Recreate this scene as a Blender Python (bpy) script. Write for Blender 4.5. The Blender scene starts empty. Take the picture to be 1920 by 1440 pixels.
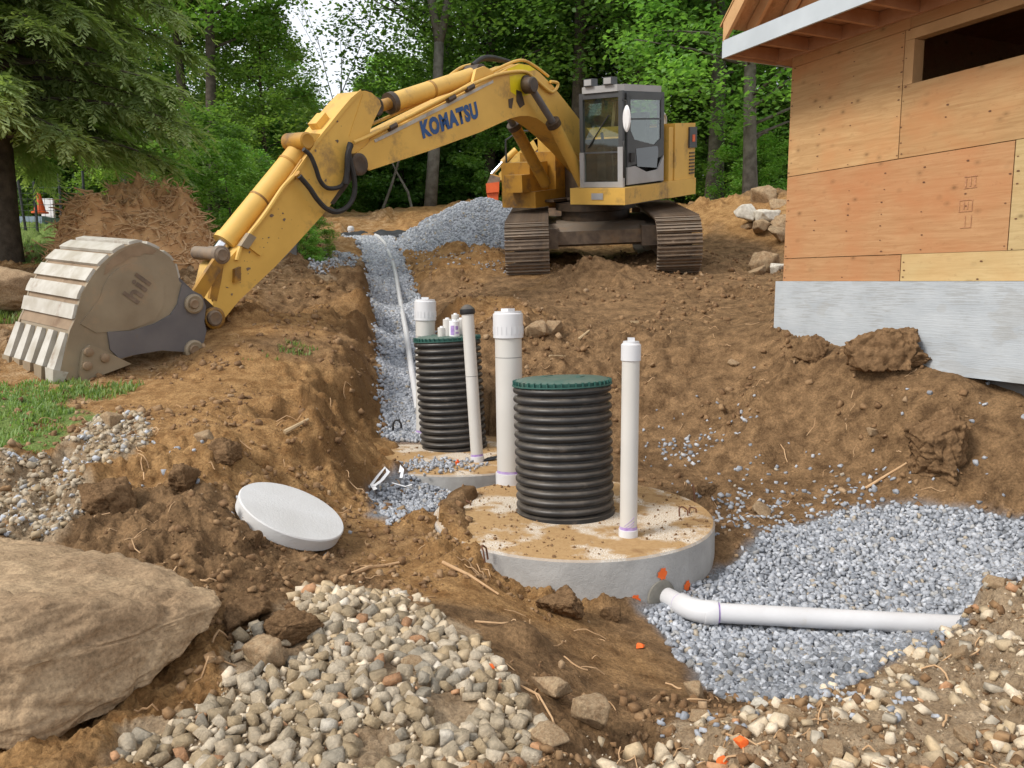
import bpy, bmesh, math, random
import numpy as np
from mathutils import Vector, Matrix
from mathutils import noise as MN

R = math.radians
SC = bpy.context.scene
COL = SC.collection
random.seed(7)
RNG = np.random.default_rng(11)

# ------------------------------------------------------------------ camera, sky, sun, exposure
F, PITCH, CZ = 1500.0, math.atan(193 / 1500.0), 1.64
cam_d = bpy.data.cameras.new("camera")
cam = bpy.data.objects.new("camera", cam_d)
COL.objects.link(cam)
cam_d.sensor_width = 36
cam_d.lens = 36 * F / 1920
cam_d.clip_start, cam_d.clip_end = 0.05, 2000
cam.location = (0, 0, CZ)
cam.rotation_euler = (R(90) - PITCH, 0, 0)
SC.camera = cam

SUN_EL, SUN_AZ = R(43), R(240)          # azimuth the light comes from, clockwise from +Y
w = bpy.data.worlds.new("World")
SC.world = w
w.use_nodes = True
nt = w.node_tree
nt.nodes.clear()
wo = nt.nodes.new("ShaderNodeOutputWorld")
bg = nt.nodes.new("ShaderNodeBackground")
sky = nt.nodes.new("ShaderNodeTexSky")
sky.sky_type = 'NISHITA'
sky.sun_disc = False
sky.sun_elevation = SUN_EL
sky.sun_rotation = SUN_AZ
sky.air_density, sky.dust_density = 1.0, 3.0
mixn = nt.nodes.new("ShaderNodeMix")     # an even white cloud cover over the clear sky
mixn.data_type = 'RGBA'
mixn.inputs[0].default_value = 0.8
mixn.inputs[7].default_value = (9.6, 9.9, 10.4, 1)
nt.links.new(sky.outputs[0], mixn.inputs[6])
nt.links.new(mixn.outputs[2], bg.inputs[0])
bg.inputs[1].default_value = 0.088
nt.links.new(bg.outputs[0], wo.inputs[0])

sun_d = bpy.data.lights.new("sun", 'SUN')
sun_d.energy = 2.0
sun_d.angle = R(18)
sun_d.color = (1, 0.95, 0.88)
sun = bpy.data.objects.new("sun", sun_d)
COL.objects.link(sun)
sdir = Vector((math.sin(SUN_AZ) * math.cos(SUN_EL), math.cos(SUN_AZ) * math.cos(SUN_EL), math.sin(SUN_EL)))
sun.rotation_euler = sdir.to_track_quat('Z', 'Y').to_euler()
sun.location = (0, 0, 40)
SC.view_settings.view_transform = 'Standard'
SC.view_settings.look = 'None'
SC.view_settings.gamma = 1
SC.view_settings.exposure = 0.62
SC.view_settings.use_curve_mapping = False
SC.cycles.use_denoising = True
SC.cycles.max_bounces = 12
SC.cycles.diffuse_bounces = 8
SC.cycles.transmission_bounces = 12
SC.cycles.transparent_max_bounces = 16
SC.cycles.caustics_reflective = False
SC.cycles.caustics_refractive = False

# ------------------------------------------------------------------ survey helpers (pixel of the photograph -> place)
CP, SP = math.cos(PITCH), math.sin(PITCH)
def ray(px, py):
    u, v = (px - 960) / F, (720 - py) / F
    return (u, CP + v * SP, -SP + v * CP)
def PY(px, py, Y):
    d = ray(px, py)
    return (d[0] * Y / d[1], Y, CZ + d[2] * Y / d[1])
def PZ(px, py, z):
    d = ray(px, py)
    t = (z - CZ) / d[2]
    return (d[0] * t, d[1] * t, z)
def proj(X, Y, Z):
    dz = Z - CZ
    a = Y * CP - dz * SP
    b = Y * SP + dz * CP
    a = np.where(a < 0.05, 0.05, a)
    return 960 + F * X / a, 720 - F * b / a

# ------------------------------------------------------------------ noise
def _hash(ix, iy, s):
    h = (ix * 374761393 + iy * 668265263 + s * 974634777) & 0xFFFFFFFF
    h = ((h ^ (h >> 13)) * 1274126177) & 0xFFFFFFFF
    return ((h ^ (h >> 16)) & 0xFFFF) / 65535.0 * 2 - 1
def vn(x, y, s=0):
    x = np.asarray(x, float); y = np.asarray(y, float)
    ix, iy = np.floor(x).astype(np.int64), np.floor(y).astype(np.int64)
    fx, fy = x - ix, y - iy
    fx = fx * fx * fx * (fx * (fx * 6 - 15) + 10); fy = fy * fy * fy * (fy * (fy * 6 - 15) + 10)
    a, b = _hash(ix, iy, s), _hash(ix + 1, iy, s)
    c, d = _hash(ix, iy + 1, s), _hash(ix + 1, iy + 1, s)
    return (a + (b - a) * fx) * (1 - fy) + (c + (d - c) * fx) * fy
def fbm(x, y, s=0, o=4, g=0.5):
    t, a = 0, 1.0
    c, q = 0.8, 0.6
    for i in range(o):
        t = t + a * vn(x, y, s + i * 17)
        x, y = (x * c - y * q) * 2.03, (x * q + y * c) * 2.03
        a *= g
    return t
def smooth(a, b, x):
    t = np.clip((x - a) / (b - a), 0, 1)
    return t * t * (3 - 2 * t)

# ------------------------------------------------------------------ terrain
TR = [  # trench: Y, X, gravel z, half width, left offset, left lip z, right offset, right lip z
 (7.6, -.95, 0.02, .32, .88, .68, None, 0), (8.3, -.95, .13, .33, .76, .84, None, 0), (9.1, -1.10, .28, .33, .60, 1.03, .40, .70),
 (10.2, -1.33, .55, .31, .44, 1.24, .42, 1.05), (11.4, -1.58, .80, .28, .32, 1.48, .42, 1.36),
 (13, -1.94, 1.15, .29, .26, 1.75, .42, 1.66), (15, -2.3, 1.58, .29, .28, 2.05, .40, 2.0),
 (17, -2.75, 2.02, .30, .28, 2.32, .40, 2.26), (19, -3.2, 2.45, .36, .4, 2.60, .45, 2.58), (20.3, -3.6, 2.70, .6, .6, 2.75, .8, 2.74)]
CPTS = []
for (Y, X, zg, hw, ol, zl, orr, zr) in TR:
    CPTS += [(X, Y, zg), (X - hw, Y, zg), (X + hw, Y, zg), (X - hw - ol * .34, Y, zg + (zl - zg) * .22), (X - hw - ol * .46, Y, zg + (zl - zg) * .92), (X - hw - ol, Y, zl)]
    if orr: CPTS += [(X + hw + orr * .2, Y, zg + (zr - zg) * .30), (X + hw + orr * .42, Y, zg + (zr - zg) * .90), (X + hw + orr, Y, zr)]
for (a, b, z) in [  # seen ground: px, py, height
 (60, 900, .36), (20, 1000, .28), (150, 960, .31), (60, 760, .60), (250, 800, .54), (350, 870, .50), (430, 815, .54),
 (100, 735, .68), (300, 700, .75), (450, 650, .98), (550, 600, 1.12), (520, 740, .68), (620, 640, .98),
 (570, 735, .72), (592, 770, .64), (606, 835, .14), (650, 835, .05), (690, 830, .03), (505, 795, .58), (560, 875, .09), (455, 845, .48), (490, 910, .22),
 (480, 1000, .17), (420, 950, .36), (390, 900, .46), (400, 1010, .27), (450, 1085, .14), (300, 1010, .29), (260, 950, .38),
 (700, 1200, .09), (850, 1140, .07), (600, 1110, .10), (500, 1300, .09), (300, 1400, .06), (900, 1400, .05), (1000, 1340, -.01),
 (500, 1165, .13), (780, 1320, .08), (930, 1250, .05),
 (700, 940, -.08), (770, 930, -.11), (840, 905, -.12), (600, 1030, .07), (700, 1040, -.01), (850, 1095, -.06), (880, 1040, -.03), (800, 970, -.02), (760, 1000, -.02),
 (750, 850, -.07), (900, 870, -.1), (640, 950, .05), (950, 1000, -.1), (1075, 960, -.12), (1200, 960, -.12), (1075, 1040, -.12),
 (1050, 1140, -.24), (950, 1120, -.16), (830, 1000, .05), (862, 1052, .04), (800, 1005, .04), (795, 960, .03), (885, 1092, -.03), (1720, 1172, -.335), (1745, 1150, -.32), (1700, 1150, -.32), (760, 815, .05), (725, 832, .04), (1200, 1165, -.32), (1300, 1250, -.33), (1450, 1200, -.34), (1550, 1200, -.34), (1680, 1190, -.33), (1500, 1100, -.31), (1400, 1070, -.28), (1650, 1090, -.28), (1780, 1130, -.28),
 (1340, 1010, -.16), (1420, 1000, -.16), (1150, 1250, -.23), (1210, 1370, -.17), (1100, 1310, -.15), (1010, 1210, -.08), (1280, 1300, -.25), (1400, 1310, -.24), (1550, 1285, -.26),
 (1340, 1352, -.10), (1480, 1322, -.1), (1600, 1275, -.12), (1690, 1232, -.12), (1765, 1192, -.10), (1850, 1130, -.06), (1920, 1085, -.03), (2050, 1060, .0),
 (1500, 1400, -.04), (1700, 1320, -.03), (1890, 1200, .0), (1900, 1440, .0), (1250, 1440, -.06), (1100, 1410, -.05), (2100, 1300, .05),
 ]:
    CPTS.append(PZ(a, b, z))
for (a, b, Y) in [  # seen ground: px, py, distance
 (640, 545, 12.2), (600, 470, 15), (500, 510, 12.5), (400, 560, 10), (330, 520, 11), (50, 600, 9.2), (50, 480, 13.4), (150, 450, 16), (250, 440, 17), (60, 440, 18), (440, 440, 17), (540, 470, 14.5), (400, 410, 21),
 (640, 430, 22), (560, 415, 24), (620, 403, 26.5), (850, 397, 27), (740, 403, 26.5), (700, 432, 22.3), (800, 432, 22.5), (900, 445, 18), (970, 430, 20), (840, 450, 18),
 (950, 529, 12.7), (1030, 527, 12.8), (1130, 492, 13.0), (1220, 515, 13), (1310, 513, 13.2), (880, 480, 14.5), (815, 470, 16), (900, 620, 9.6), (860, 560, 10.6),
 (1100, 600, 10.5), (1000, 570, 11.2), (1250, 560, 11.5), (1400, 540, 11.8), (1400, 600, 9.8), (1100, 700, 8.5), (1000, 760, 8.0), (930, 740, 8.4), (1250, 700, 8.5), (1400, 700, 8.1), (1500, 650, 8.0), (1455, 600, 8.6),
 (1545, 635, 7.95), (1840, 720, 6.5), (1915, 733, 6.25), (1640, 655, 7.25), (1740, 700, 6.8), (1700, 765, 6.5), (1905, 790, 6.0), (1905, 870, 5.75), (1600, 790, 7.0), (1650, 880, 6.4), (1400, 800, 7.4), (1400, 900, 6.7),
 (1250, 800, 7.7), (1250, 880, 6.95), (1600, 965, 5.9), (1500, 960, 6.1), (1780, 960, 5.65), (1900, 965, 5.5), (1880, 1060, 4.85),
 (1400, 510, 14), (1440, 470, 16), (1350, 440, 17.5), (1300, 420, 19), (1400, 415, 19), (1300, 390, 24), (1430, 395, 22)]:
    CPTS.append(PY(a, b, Y))
CPTS += [(2.1, 4.4, -.335), (2.35, 4.42, -.345), (2.35, 4.3, -.34), (2.52, 4.44, -.345), (2.48, 4.3, -.33), (2.1, 4.2, -.335), (2.36, 4.2, -.335), (2.36, 3.98, -.19), (2.57, 4.10, -.12), (2.66, 4.3, -.08), (2.8, 4.5, -.06)]
CPTS += [(1.45, 14, 1.80), (1.6, 16, 2.12), (1.5, 18, 2.4), (4, 9.5, 1.3), (5, 12, 1.7), (6, 7, 1.0), (4.2, 7, .9), (5.5, 4.5, .1), (8, 3, .2), (9, 10, 1.5), (8, 16, 2.3),
 (-4, 3.4, .22), (-5, 5.5, .5), (-7.5, 7, .8), (-9, 10, 1.3), (-12, 15, 2.2), (-14, 6, 1.0), (15, 6, .8), (-3, 1.5, .15), (0, 1.5, .04), (3, 1.5, .04), (0, -3, .05), (-6, -4, .1), (6, -4, .1),
 (-16, 26, 3.3), (0, 32, 4.0), (14, 28, 3.9), (-24, 40, 4.4), (0, 44, 4.6), (24, 40, 4.6), (0, 70, 5), (-50, 60, 5), (50, 60, 5), (-40, 20, 3), (40, 20, 3), (-30, -10, .3), (30, -10, .3)]
CPTS = np.array(CPTS)
_N = len(CPTS)
_D = np.sqrt(((CPTS[:, None, :2] - CPTS[None, :, :2]) ** 2).sum(-1))
_A = np.zeros((_N + 3, _N + 3))
_A[:_N, :_N] = _D - np.eye(_N) * 0.004
_A[:_N, _N] = 1; _A[:_N, _N + 1:] = CPTS[:, :2]
_A[_N:, :_N] = _A[:_N, _N:].T
_W = np.linalg.solve(_A, np.concatenate([CPTS[:, 2], np.zeros(3)]))
def rbf(x, y):
    sh = np.shape(x)
    x = np.ravel(x).astype(float); y = np.ravel(y).astype(float)
    out = np.empty_like(x)
    for i in range(0, len(x), 20000):
        a, b = x[i:i + 20000], y[i:i + 20000]
        d = np.sqrt((a[:, None] - CPTS[None, :, 0]) ** 2 + (b[:, None] - CPTS[None, :, 1]) ** 2)
        out[i:i + 20000] = d @ _W[:_N] + _W[_N] + _W[_N + 1] * a + _W[_N + 2] * b
    return out.reshape(sh)
def trench_d(x, y):
    ty = np.array([t[0] for t in TR])
    xc = np.interp(y, ty, [t[1] for t in TR]); hw = np.interp(y, ty, [t[3] for t in TR])
    d = np.abs(x - xc) - hw
    return np.where((y > 7.3) & (y < 20.6), d, 9.0)
def poly_sd(px, py, poly):
    """signed distance to a polygon, negative inside"""
    px = np.asarray(px, float); py = np.asarray(py, float)
    P = np.array(poly, float); d = np.full(px.shape, 1e18); ins = np.zeros(px.shape, bool)
    for i in range(len(P)):
        a, b = P[i], P[(i + 1) % len(P)]
        ex, ey = b - a
        wx, wy = px - a[0], py - a[1]
        t = np.clip((wx * ex + wy * ey) / (ex * ex + ey * ey + 1e-12), 0, 1)
        d = np.minimum(d, (wx - ex * t) ** 2 + (wy - ey * t) ** 2)
        c = ((a[1] > py) != (b[1] > py)) & (px < (b[0] - a[0]) * (py - a[1]) / (b[1] - a[1] + 1e-12) + a[0])
        ins ^= c
    d = np.sqrt(d)
    return np.where(ins, -d, d)
def ground_poly(pts):
    out = []
    for (a, b) in pts:                    # march the sight line until it meets the bare surface
        d = ray(a, b)
        t = np.arange(1.2, 30, .02)
        X, Y, Z = d[0] * t, d[1] * t, CZ + d[2] * t
        h = rbf(X, Y)
        k = np.argmax(Z < h) if (Z < h).any() else len(t) - 1
        out.append((X[k], Y[k]))
    return out
BLUE_BED = ground_poly([(1205, 1150), (1290, 1098), (1380, 1050), (1470, 995), (1560, 968), (1680, 948), (1800, 952), (1925, 968), (2030, 1000), (2030, 1060), (1920, 1092), (1850, 1130), (1765, 1196), (1690, 1236), (1600, 1278), (1490, 1318), (1400, 1312), (1320, 1285), (1265, 1215)])
BLUE_POCKET = ground_poly([(695, 965), (690, 925), (735, 890), (800, 888), (860, 900), (850, 935), (800, 962), (740, 975)])
TAN_FRONT = ground_poly([(585, 1105), (680, 1098), (770, 1125), (850, 1145), (925, 1240), (955, 1310), (1005, 1380), (1020, 1475), (180, 1475), (270, 1390), (400, 1300), (440, 1210), (520, 1180), (560, 1130)])
TAN_PATH = ground_poly([(-80, 880), (100, 855), (165, 785), (285, 790), (265, 830), (170, 890), (150, 960), (110, 1012), (-80, 1020)])
DRY_FRONT = ground_poly([(1000, 1475), (1180, 1402), (1330, 1345), (1480, 1315), (1600, 1270), (1760, 1190), (1850, 1130), (1925, 1085), (2080, 1060), (2080, 1475)])
GRASS_PATCH = ground_poly([(-60, 735), (60, 725), (135, 745), (150, 790), (95, 850), (-60, 895)])
LAWN = [(-16, 12.5), (-5.6, 12.5), (-5.2, 18), (-6, 22), (-20, 24)]
PALE_PATCH = ground_poly([(585, 508), (600, 478), (655, 474), (678, 486), (660, 510), (610, 516)])
def softmask(x, y, poly, w):
    return smooth(w, -w, poly_sd(x, y, poly) + fbm(x * 3, y * 3, 91, 3) * w * .8)
TANKS = [(.43, 5.55, .99), (-.52, 7.58, .93)]
MOUNDS = [(2.15, 7.05, .35, .16), (1.6, 8.2, .3, .08), (2.55, 7.75, .3, .1), (2.8, 7.35, .33, .14), (3.12, 6.98, .33, .26), (3.6, 6.5, .25, .1), (.9, 12.95, .5, .06), (1.9, 13.05, .5, .09),
          (-2.6, 4.75, .25, .10), (-2.2, 5.1, .3, .06), (-1.75, 4.15, .2, .07), (-1.25, 3.75, .16, .06), (-.8, 3.6, .14, .07), (.05, 3.6, .12, .09), (-.35, 4.3, .18, .05),
          (-2.9, 6.0, .3, .05), (.2, 2.95, .16, .05), (5.0, 19, 1.6, .5), (6.6, 17.5, 1.5, .7), (3.0, 14.5, .9, .35), (-1.5, 26.5, 3, .25)]
def height(x, y, fine=True):
    x = np.asarray(x, float); y = np.asarray(y, float)
    z = rbf(x, y)
    for (mx, my, r, h) in MOUNDS:
        z = z + h * np.exp(-((x - mx) ** 2 + (y - my) ** 2) / (r * r))
    td = trench_d(x, y)
    calm = smooth(-.02, .2, td)
    calm = calm * (1 - .8 * softmask(x, y, BLUE_BED, .06)) * (1 - .6 * softmask(x, y, TAN_FRONT, .1)) * (1 - .8 * softmask(x, y, BLUE_POCKET, .05))
    far = smooth(7, 30, y)
    rough = .30 + 1.35 * smooth(-.45, .55, fbm(x * .8 + 5, y * .8, 33, 3))
    z = z + calm * rough * (.045 + .09 * far) * fbm(x * 1.7, y * 1.7, 3, 3)
    b = 1 - np.abs(vn(x * 4.7, y * 4.7, 41)) * 2
    z = z + calm * rough * (.026 * b * (.4 + np.abs(vn(x * 1.3, y * 1.3, 44))) + .026 * np.clip(vn(x * 9.0, y * 9.0, 57) - .1, 0, 1) + .03 * np.clip(vn(x * 5.5 + 3, y * 5.5, 67) - .35, 0, .25) * 3)
    if fine:
        z = z + (calm * .75 + .25) * rough * (.021 * fbm(x * 11, y * 11, 5, 3) + .010 * fbm(x * 41, y * 41, 8, 2))
    for (tx, ty, r) in TANKS:             # soil lies just below the rim and the top of a tank
        d = np.sqrt((x - tx) ** 2 + (y - ty) ** 2)
        if ty > 7: tr_ = smooth(.25, .05, trench_d(x, y)) * smooth(7.85, 8.05, y)
        else: tr_ = 0 * x
        cov = smooth(-.62, -.84, (x - tx) / r * .99 - .12 * (y - ty) + .12 * vn(x * 6, y * 6, 19))
        cov = np.maximum(cov, tr_)
        z = np.where(d < r - .04, np.minimum(z, -.03) * (1 - cov) + cov * np.maximum(z, .012 + .05 * cov + .02 * vn(x * 8, y * 8, 23)), z)
    return z

# ------------------------------------------------------------------ mesh helpers
def tag(o, label=None, cat=None, group=None, kind=None):
    if label: o["label"] = label
    if cat: o["category"] = cat
    if group: o["group"] = group
    if kind: o["kind"] = kind
    return o
def empty(name, loc, label, cat, group=None):
    o = bpy.data.objects.new(name, None)
    o.location = loc
    o.empty_display_size = .2
    COL.objects.link(o)
    return tag(o, label, cat, group)
def root_loc(p):
    v = Vector((0, 0, 0))
    while p is not None:
        v = v + p.location
        p = p.parent
    return v
def link(name, me, parent=None, loc=None):
    o = bpy.data.objects.new(name, me)
    COL.objects.link(o)
    if parent is not None: o.parent = parent
    if loc is not None: o.location = loc
    return o
def fast_mesh(name, V, Fc, mat=None, smooth_=False, color=None, cname="tint"):
    """V (n,3), Fc (m,k) index array"""
    me = bpy.data.meshes.new(name)
    V = np.ascontiguousarray(V, np.float32); Fc = np.ascontiguousarray(Fc, np.int32)
    m, k = Fc.shape
    me.vertices.add(len(V)); me.vertices.foreach_set("co", V.ravel())
    me.loops.add(m * k); me.loops.foreach_set("vertex_index", Fc.ravel())
    me.polygons.add(m)
    me.polygons.foreach_set("loop_start", np.arange(0, m * k, k, dtype=np.int32))
    me.polygons.foreach_set("loop_total", np.full(m, k, np.int32))
    if smooth_: me.polygons.foreach_set("use_smooth", np.ones(m, bool))
    if color is not None:
        a = me.color_attributes.new(cname, 'FLOAT_COLOR', 'POINT')
        c = np.ones((len(V), 4), np.float32); c[:, :color.shape[1]] = color
        a.data.foreach_set("color", c.ravel())
    me.update(calc_edges=True)
    if mat: me.materials.append(mat)
    return me

class MB:
    def __init__(s, M=None):
        s.bm = bmesh.new(); s.M = M or Matrix.Identity(4)
    def v(s, p): return s.bm.verts.new(s.M @ Vector(p))
    def face(s, vs, sm=False):
        try:
            f = s.bm.faces.new(vs); f.smooth = sm
        except ValueError: pass
    def box(s, lo, hi, M=None):
        M = M or Matrix.Identity(4)
        c = [s.v(M @ Vector((x, y, z))) for z in (lo[2], hi[2]) for y in (lo[1], hi[1]) for x in (lo[0], hi[0])]
        for q in ((0, 2, 3, 1), (4, 5, 7, 6), (0, 1, 5, 4), (2, 6, 7, 3), (0, 4, 6, 2), (1, 3, 7, 5)): s.face([c[i] for i in q])
        return s
    def prism(s, poly, a, b, fr):
        """poly of (p,q); fr(p,q,t) gives a point; extruded t from a to b"""
        A = [s.v(fr(p, q, a)) for p, q in poly]; B = [s.v(fr(p, q, b)) for p, q in poly]
        n = len(poly)
        s.face(A[::-1]); s.face(B)
        for i in range(n): s.face([A[i], A[(i + 1) % n], B[(i + 1) % n], B[i]])
        return s
    def tube(s, pts, r, seg=8, caps=True, sm=True, flat=1.0):
        pts = [Vector(p) for p in pts]
        rs = r if isinstance(r, (list, tuple)) else [r] * len(pts)
        rings = []; up = None
        for i, p in enumerate(pts):
            t = (pts[min(i + 1, len(pts) - 1)] - pts[max(i - 1, 0)])
            if t.length < 1e-9: t = Vector((0, 0, 1))
            t.normalize()
            if up is None:
                up = Vector((0, 0, 1)) if abs(t.z) < .9 else Vector((1, 0, 0))
            a = t.cross(up)
            if a.length < 1e-6: a = t.cross(Vector((0, 1, 0)))
            a.normalize(); b = a.cross(t); up = b
            rings.append([s.v(p + (a * math.cos(2 * math.pi * k / seg) + b * math.sin(2 * math.pi * k / seg) * flat) * rs[i]) for k in range(seg)])
        for i in range(len(rings) - 1):
            for k in range(seg): s.face([rings[i][k], rings[i][(k + 1) % seg], rings[i + 1][(k + 1) % seg], rings[i + 1][k]], sm)
        if caps:
            s.face(rings[0][::-1]); s.face(rings[-1])
        return s
    def lathe(s, prof, seg=32, M=None, sm=True, caps=True):
        M = M or Matrix.Identity(4)
        rings = []
        for (r, z) in prof:
            if r < 1e-5: rings.append([s.v(M @ Vector((0, 0, z)))])
            else: rings.append([s.v(M @ Vector((r * math.cos(2 * math.pi * k / seg), r * math.sin(2 * math.pi * k / seg), z))) for k in range(seg)])
        for A, B in zip(rings, rings[1:]):
            for k in range(seg):
                if len(A) == 1 and len(B) == 1: continue
                if len(A) == 1: s.face([A[0], B[k], B[(k + 1) % seg]], sm)
                elif len(B) == 1: s.face([A[k], A[(k + 1) % seg], B[0]], sm)
                else: s.face([A[k], A[(k + 1) % seg], B[(k + 1) % seg], B[k]], sm)
        if caps:
            if len(rings[0]) > 1: s.face(rings[0][::-1])
            if len(rings[-1]) > 1: s.face(rings[-1])
        return s
    def quad(s, a, b, c, d):
        s.face([s.v(a), s.v(b), s.v(c), s.v(d)]); return s
    def build(s, name, mat, parent=None, bevel=0, seg=1, auto=None, at=None):
        if bevel:
            es = [e for e in s.bm.edges if len(e.link_faces) == 2 and e.calc_face_angle(0) > .5]
            bmesh.ops.bevel(s.bm, geom=es, offset=bevel, segments=seg, profile=.6, affect='EDGES', clamp_overlap=True)
        bmesh.ops.recalc_face_normals(s.bm, faces=s.bm.faces)
        base = root_loc(parent) if parent is not None else Vector(at or (0, 0, 0))
        bmesh.ops.translate(s.bm, verts=s.bm.verts, vec=-base)
        me = bpy.data.meshes.new(name)
        s.bm.to_mesh(me); s.bm.free()
        me.set_sharp_from_angle(angle=R(38))
        me.materials.append(mat)
        return link(name, me, parent, None if parent is not None else base)

# ------------------------------------------------------------------ materials
MATS = {}
class NG:
    def __init__(s, name):
        s.m = bpy.data.materials.new(name); s.m.use_nodes = True
        s.t = s.m.node_tree; s.t.nodes.clear()
        s.out = s.n("ShaderNodeOutputMaterial"); s.b = s.n("ShaderNodeBsdfPrincipled")
        s.l(s.b.outputs[0], s.out.inputs[0])
        s.tc = s.n("ShaderNodeTexCoord").outputs["Object"]
    def n(s, k, **kw):
        x = s.t.nodes.new(k)
        for a, v in kw.items(): setattr(x, a, v)
        return x
    def l(s, a, b): s.t.links.new(a, b)
    def noise(s, scale, detail=4, rough=.55, vec=None, dist=0):
        x = s.n("ShaderNodeTexNoise"); x.inputs["Scale"].default_value = scale; x.inputs["Detail"].default_value = detail
        x.inputs["Roughness"].default_value = rough; x.inputs["Distortion"].default_value = dist
        s.l(vec or s.tc, x.inputs["Vector"]); return x.outputs["Fac"]
    def ramp(s, fac, stops, interp='LINEAR'):
        x = s.n("ShaderNodeValToRGB"); x.color_ramp.interpolation = interp
        e = x.color_ramp.elements
        while len(e) < len(stops): e.new(.5)
        for el, (p, c) in zip(e, stops):
            el.position = p; el.color = (c, c, c, 1) if isinstance(c, (int, float)) else (*c, 1)
        s.l(fac, x.inputs[0]); return x.outputs[0]
    def mix(s, fac, a, b, mode='MIX'):
        x = s.n("ShaderNodeMix", data_type='RGBA', blend_type=mode)
        for i, q in ((0, fac), (6, a), (7, b)):
            if isinstance(q, (int, float)): x.inputs[i].default_value = q if i == 0 else (q, q, q, 1)
            elif isinstance(q, tuple): x.inputs[i].default_value = (*q, 1)
            else: s.l(q, x.inputs[i])
        return x.outputs[2]
    def math(s, op, a, b=0.0):
        x = s.n("ShaderNodeMath", operation=op)
        for i, q in ((0, a), (1, b)):
            if isinstance(q, (int, float)): x.inputs[i].default_value = q
            else: s.l(q, x.inputs[i])
        return x.outputs[0]
    def map(s, scale=(1, 1, 1), rot=(0, 0, 0), vec=None):
        x = s.n("ShaderNodeMapping"); x.inputs["Scale"].default_value = scale; x.inputs["Rotation"].default_value = rot
        s.l(vec or s.tc, x.inputs[0]); return x.outputs[0]
    def attr(s, name):
        return s.n("ShaderNodeAttribute", attribute_name=name)
    def bump(s, h, strength=.4, dist=.02):
        x = s.n("ShaderNodeBump"); x.inputs["Strength"].default_value = strength; x.inputs["Distance"].default_value = dist
        s.l(h, x.inputs["Height"]); s.l(x.outputs[0], s.b.inputs["Normal"])
    def col(s, c):
        if isinstance(c, tuple): s.b.inputs["Base Color"].default_value = (*c, 1)
        else: s.l(c, s.b.inputs["Base Color"])
    def set(s, rough=.6, metal=0, spec=.5):
        s.b.inputs["Roughness"].default_value = rough; s.b.inputs["Metallic"].default_value = metal
        s.b.inputs["Specular IOR Level"].default_value = spec
        return s
def plain(name, c1, c2=None, scale=6, rough=.6, metal=0, bump=0, bscale=40, dirt=None, dirt_amt=.5, dirt_scale=3, spec=.4, zdirt=None, dust=None, fine=0):
    g = NG(name)
    c2 = c2 or tuple(x * .8 for x in c1)
    c = g.mix(g.ramp(g.noise(scale, 5), [(.35, 0.0), (.65, 1.0)]), c1, c2)
    if dirt:
        f = g.ramp(g.noise(dirt_scale, 8, .7), [(.62 - dirt_amt * .3, 0.0), (.78 - dirt_amt * .2, 1.0)])
        c = g.mix(f, c, dirt)
        f2 = g.ramp(g.noise(dirt_scale * 9, 5, .7), [(.66, 0.0), (.72, 1.0)])
        c = g.mix(g.math('MULTIPLY', f2, dirt_amt), c, tuple(x * .55 for x in dirt))
    if zdirt:                              # mud splashed up from the ground
        sp = g.n("ShaderNodeSeparateXYZ"); g.l(g.tc, sp.inputs[0])
        f = g.math('ADD', g.math('MULTIPLY', g.math('SUBTRACT', zdirt[0], sp.outputs[2]), 2.2), g.math('MULTIPLY', g.math('SUBTRACT', g.noise(11, 7, .7), .5), 1.5))
        c = g.mix(g.ramp(f, [(.15, 0.0), (.7, zdirt[1])]), c, (.36, .24, .14))
    if dust:                               # dust lying on what faces up
        ge = g.n("ShaderNodeNewGeometry"); sp2 = g.n("ShaderNodeSeparateXYZ"); g.l(ge.outputs["Normal"], sp2.inputs[0])
        f = g.math('MULTIPLY', g.ramp(sp2.outputs[2], [(.05, 0.0), (.75, 1.0)]), g.ramp(g.noise(7, 8, .7), [(.34, .1), (.62, dust)]))
        c = g.mix(f, c, (.27, .225, .175))
    if fine: c = g.mix(1.0, c, g.ramp(g.noise(fine, 4, .7), [(.3, .62), (.7, 1.3)]), 'MULTIPLY')
    g.col(c); g.set(rough, metal, spec)
    if bump: g.bump(g.math('ADD', g.noise(bscale, 6, .65), g.math('MULTIPLY', g.noise(bscale * 5, 4, .7), .35)), bump, .012)
    MATS[name] = g.m
    return g.m

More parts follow.
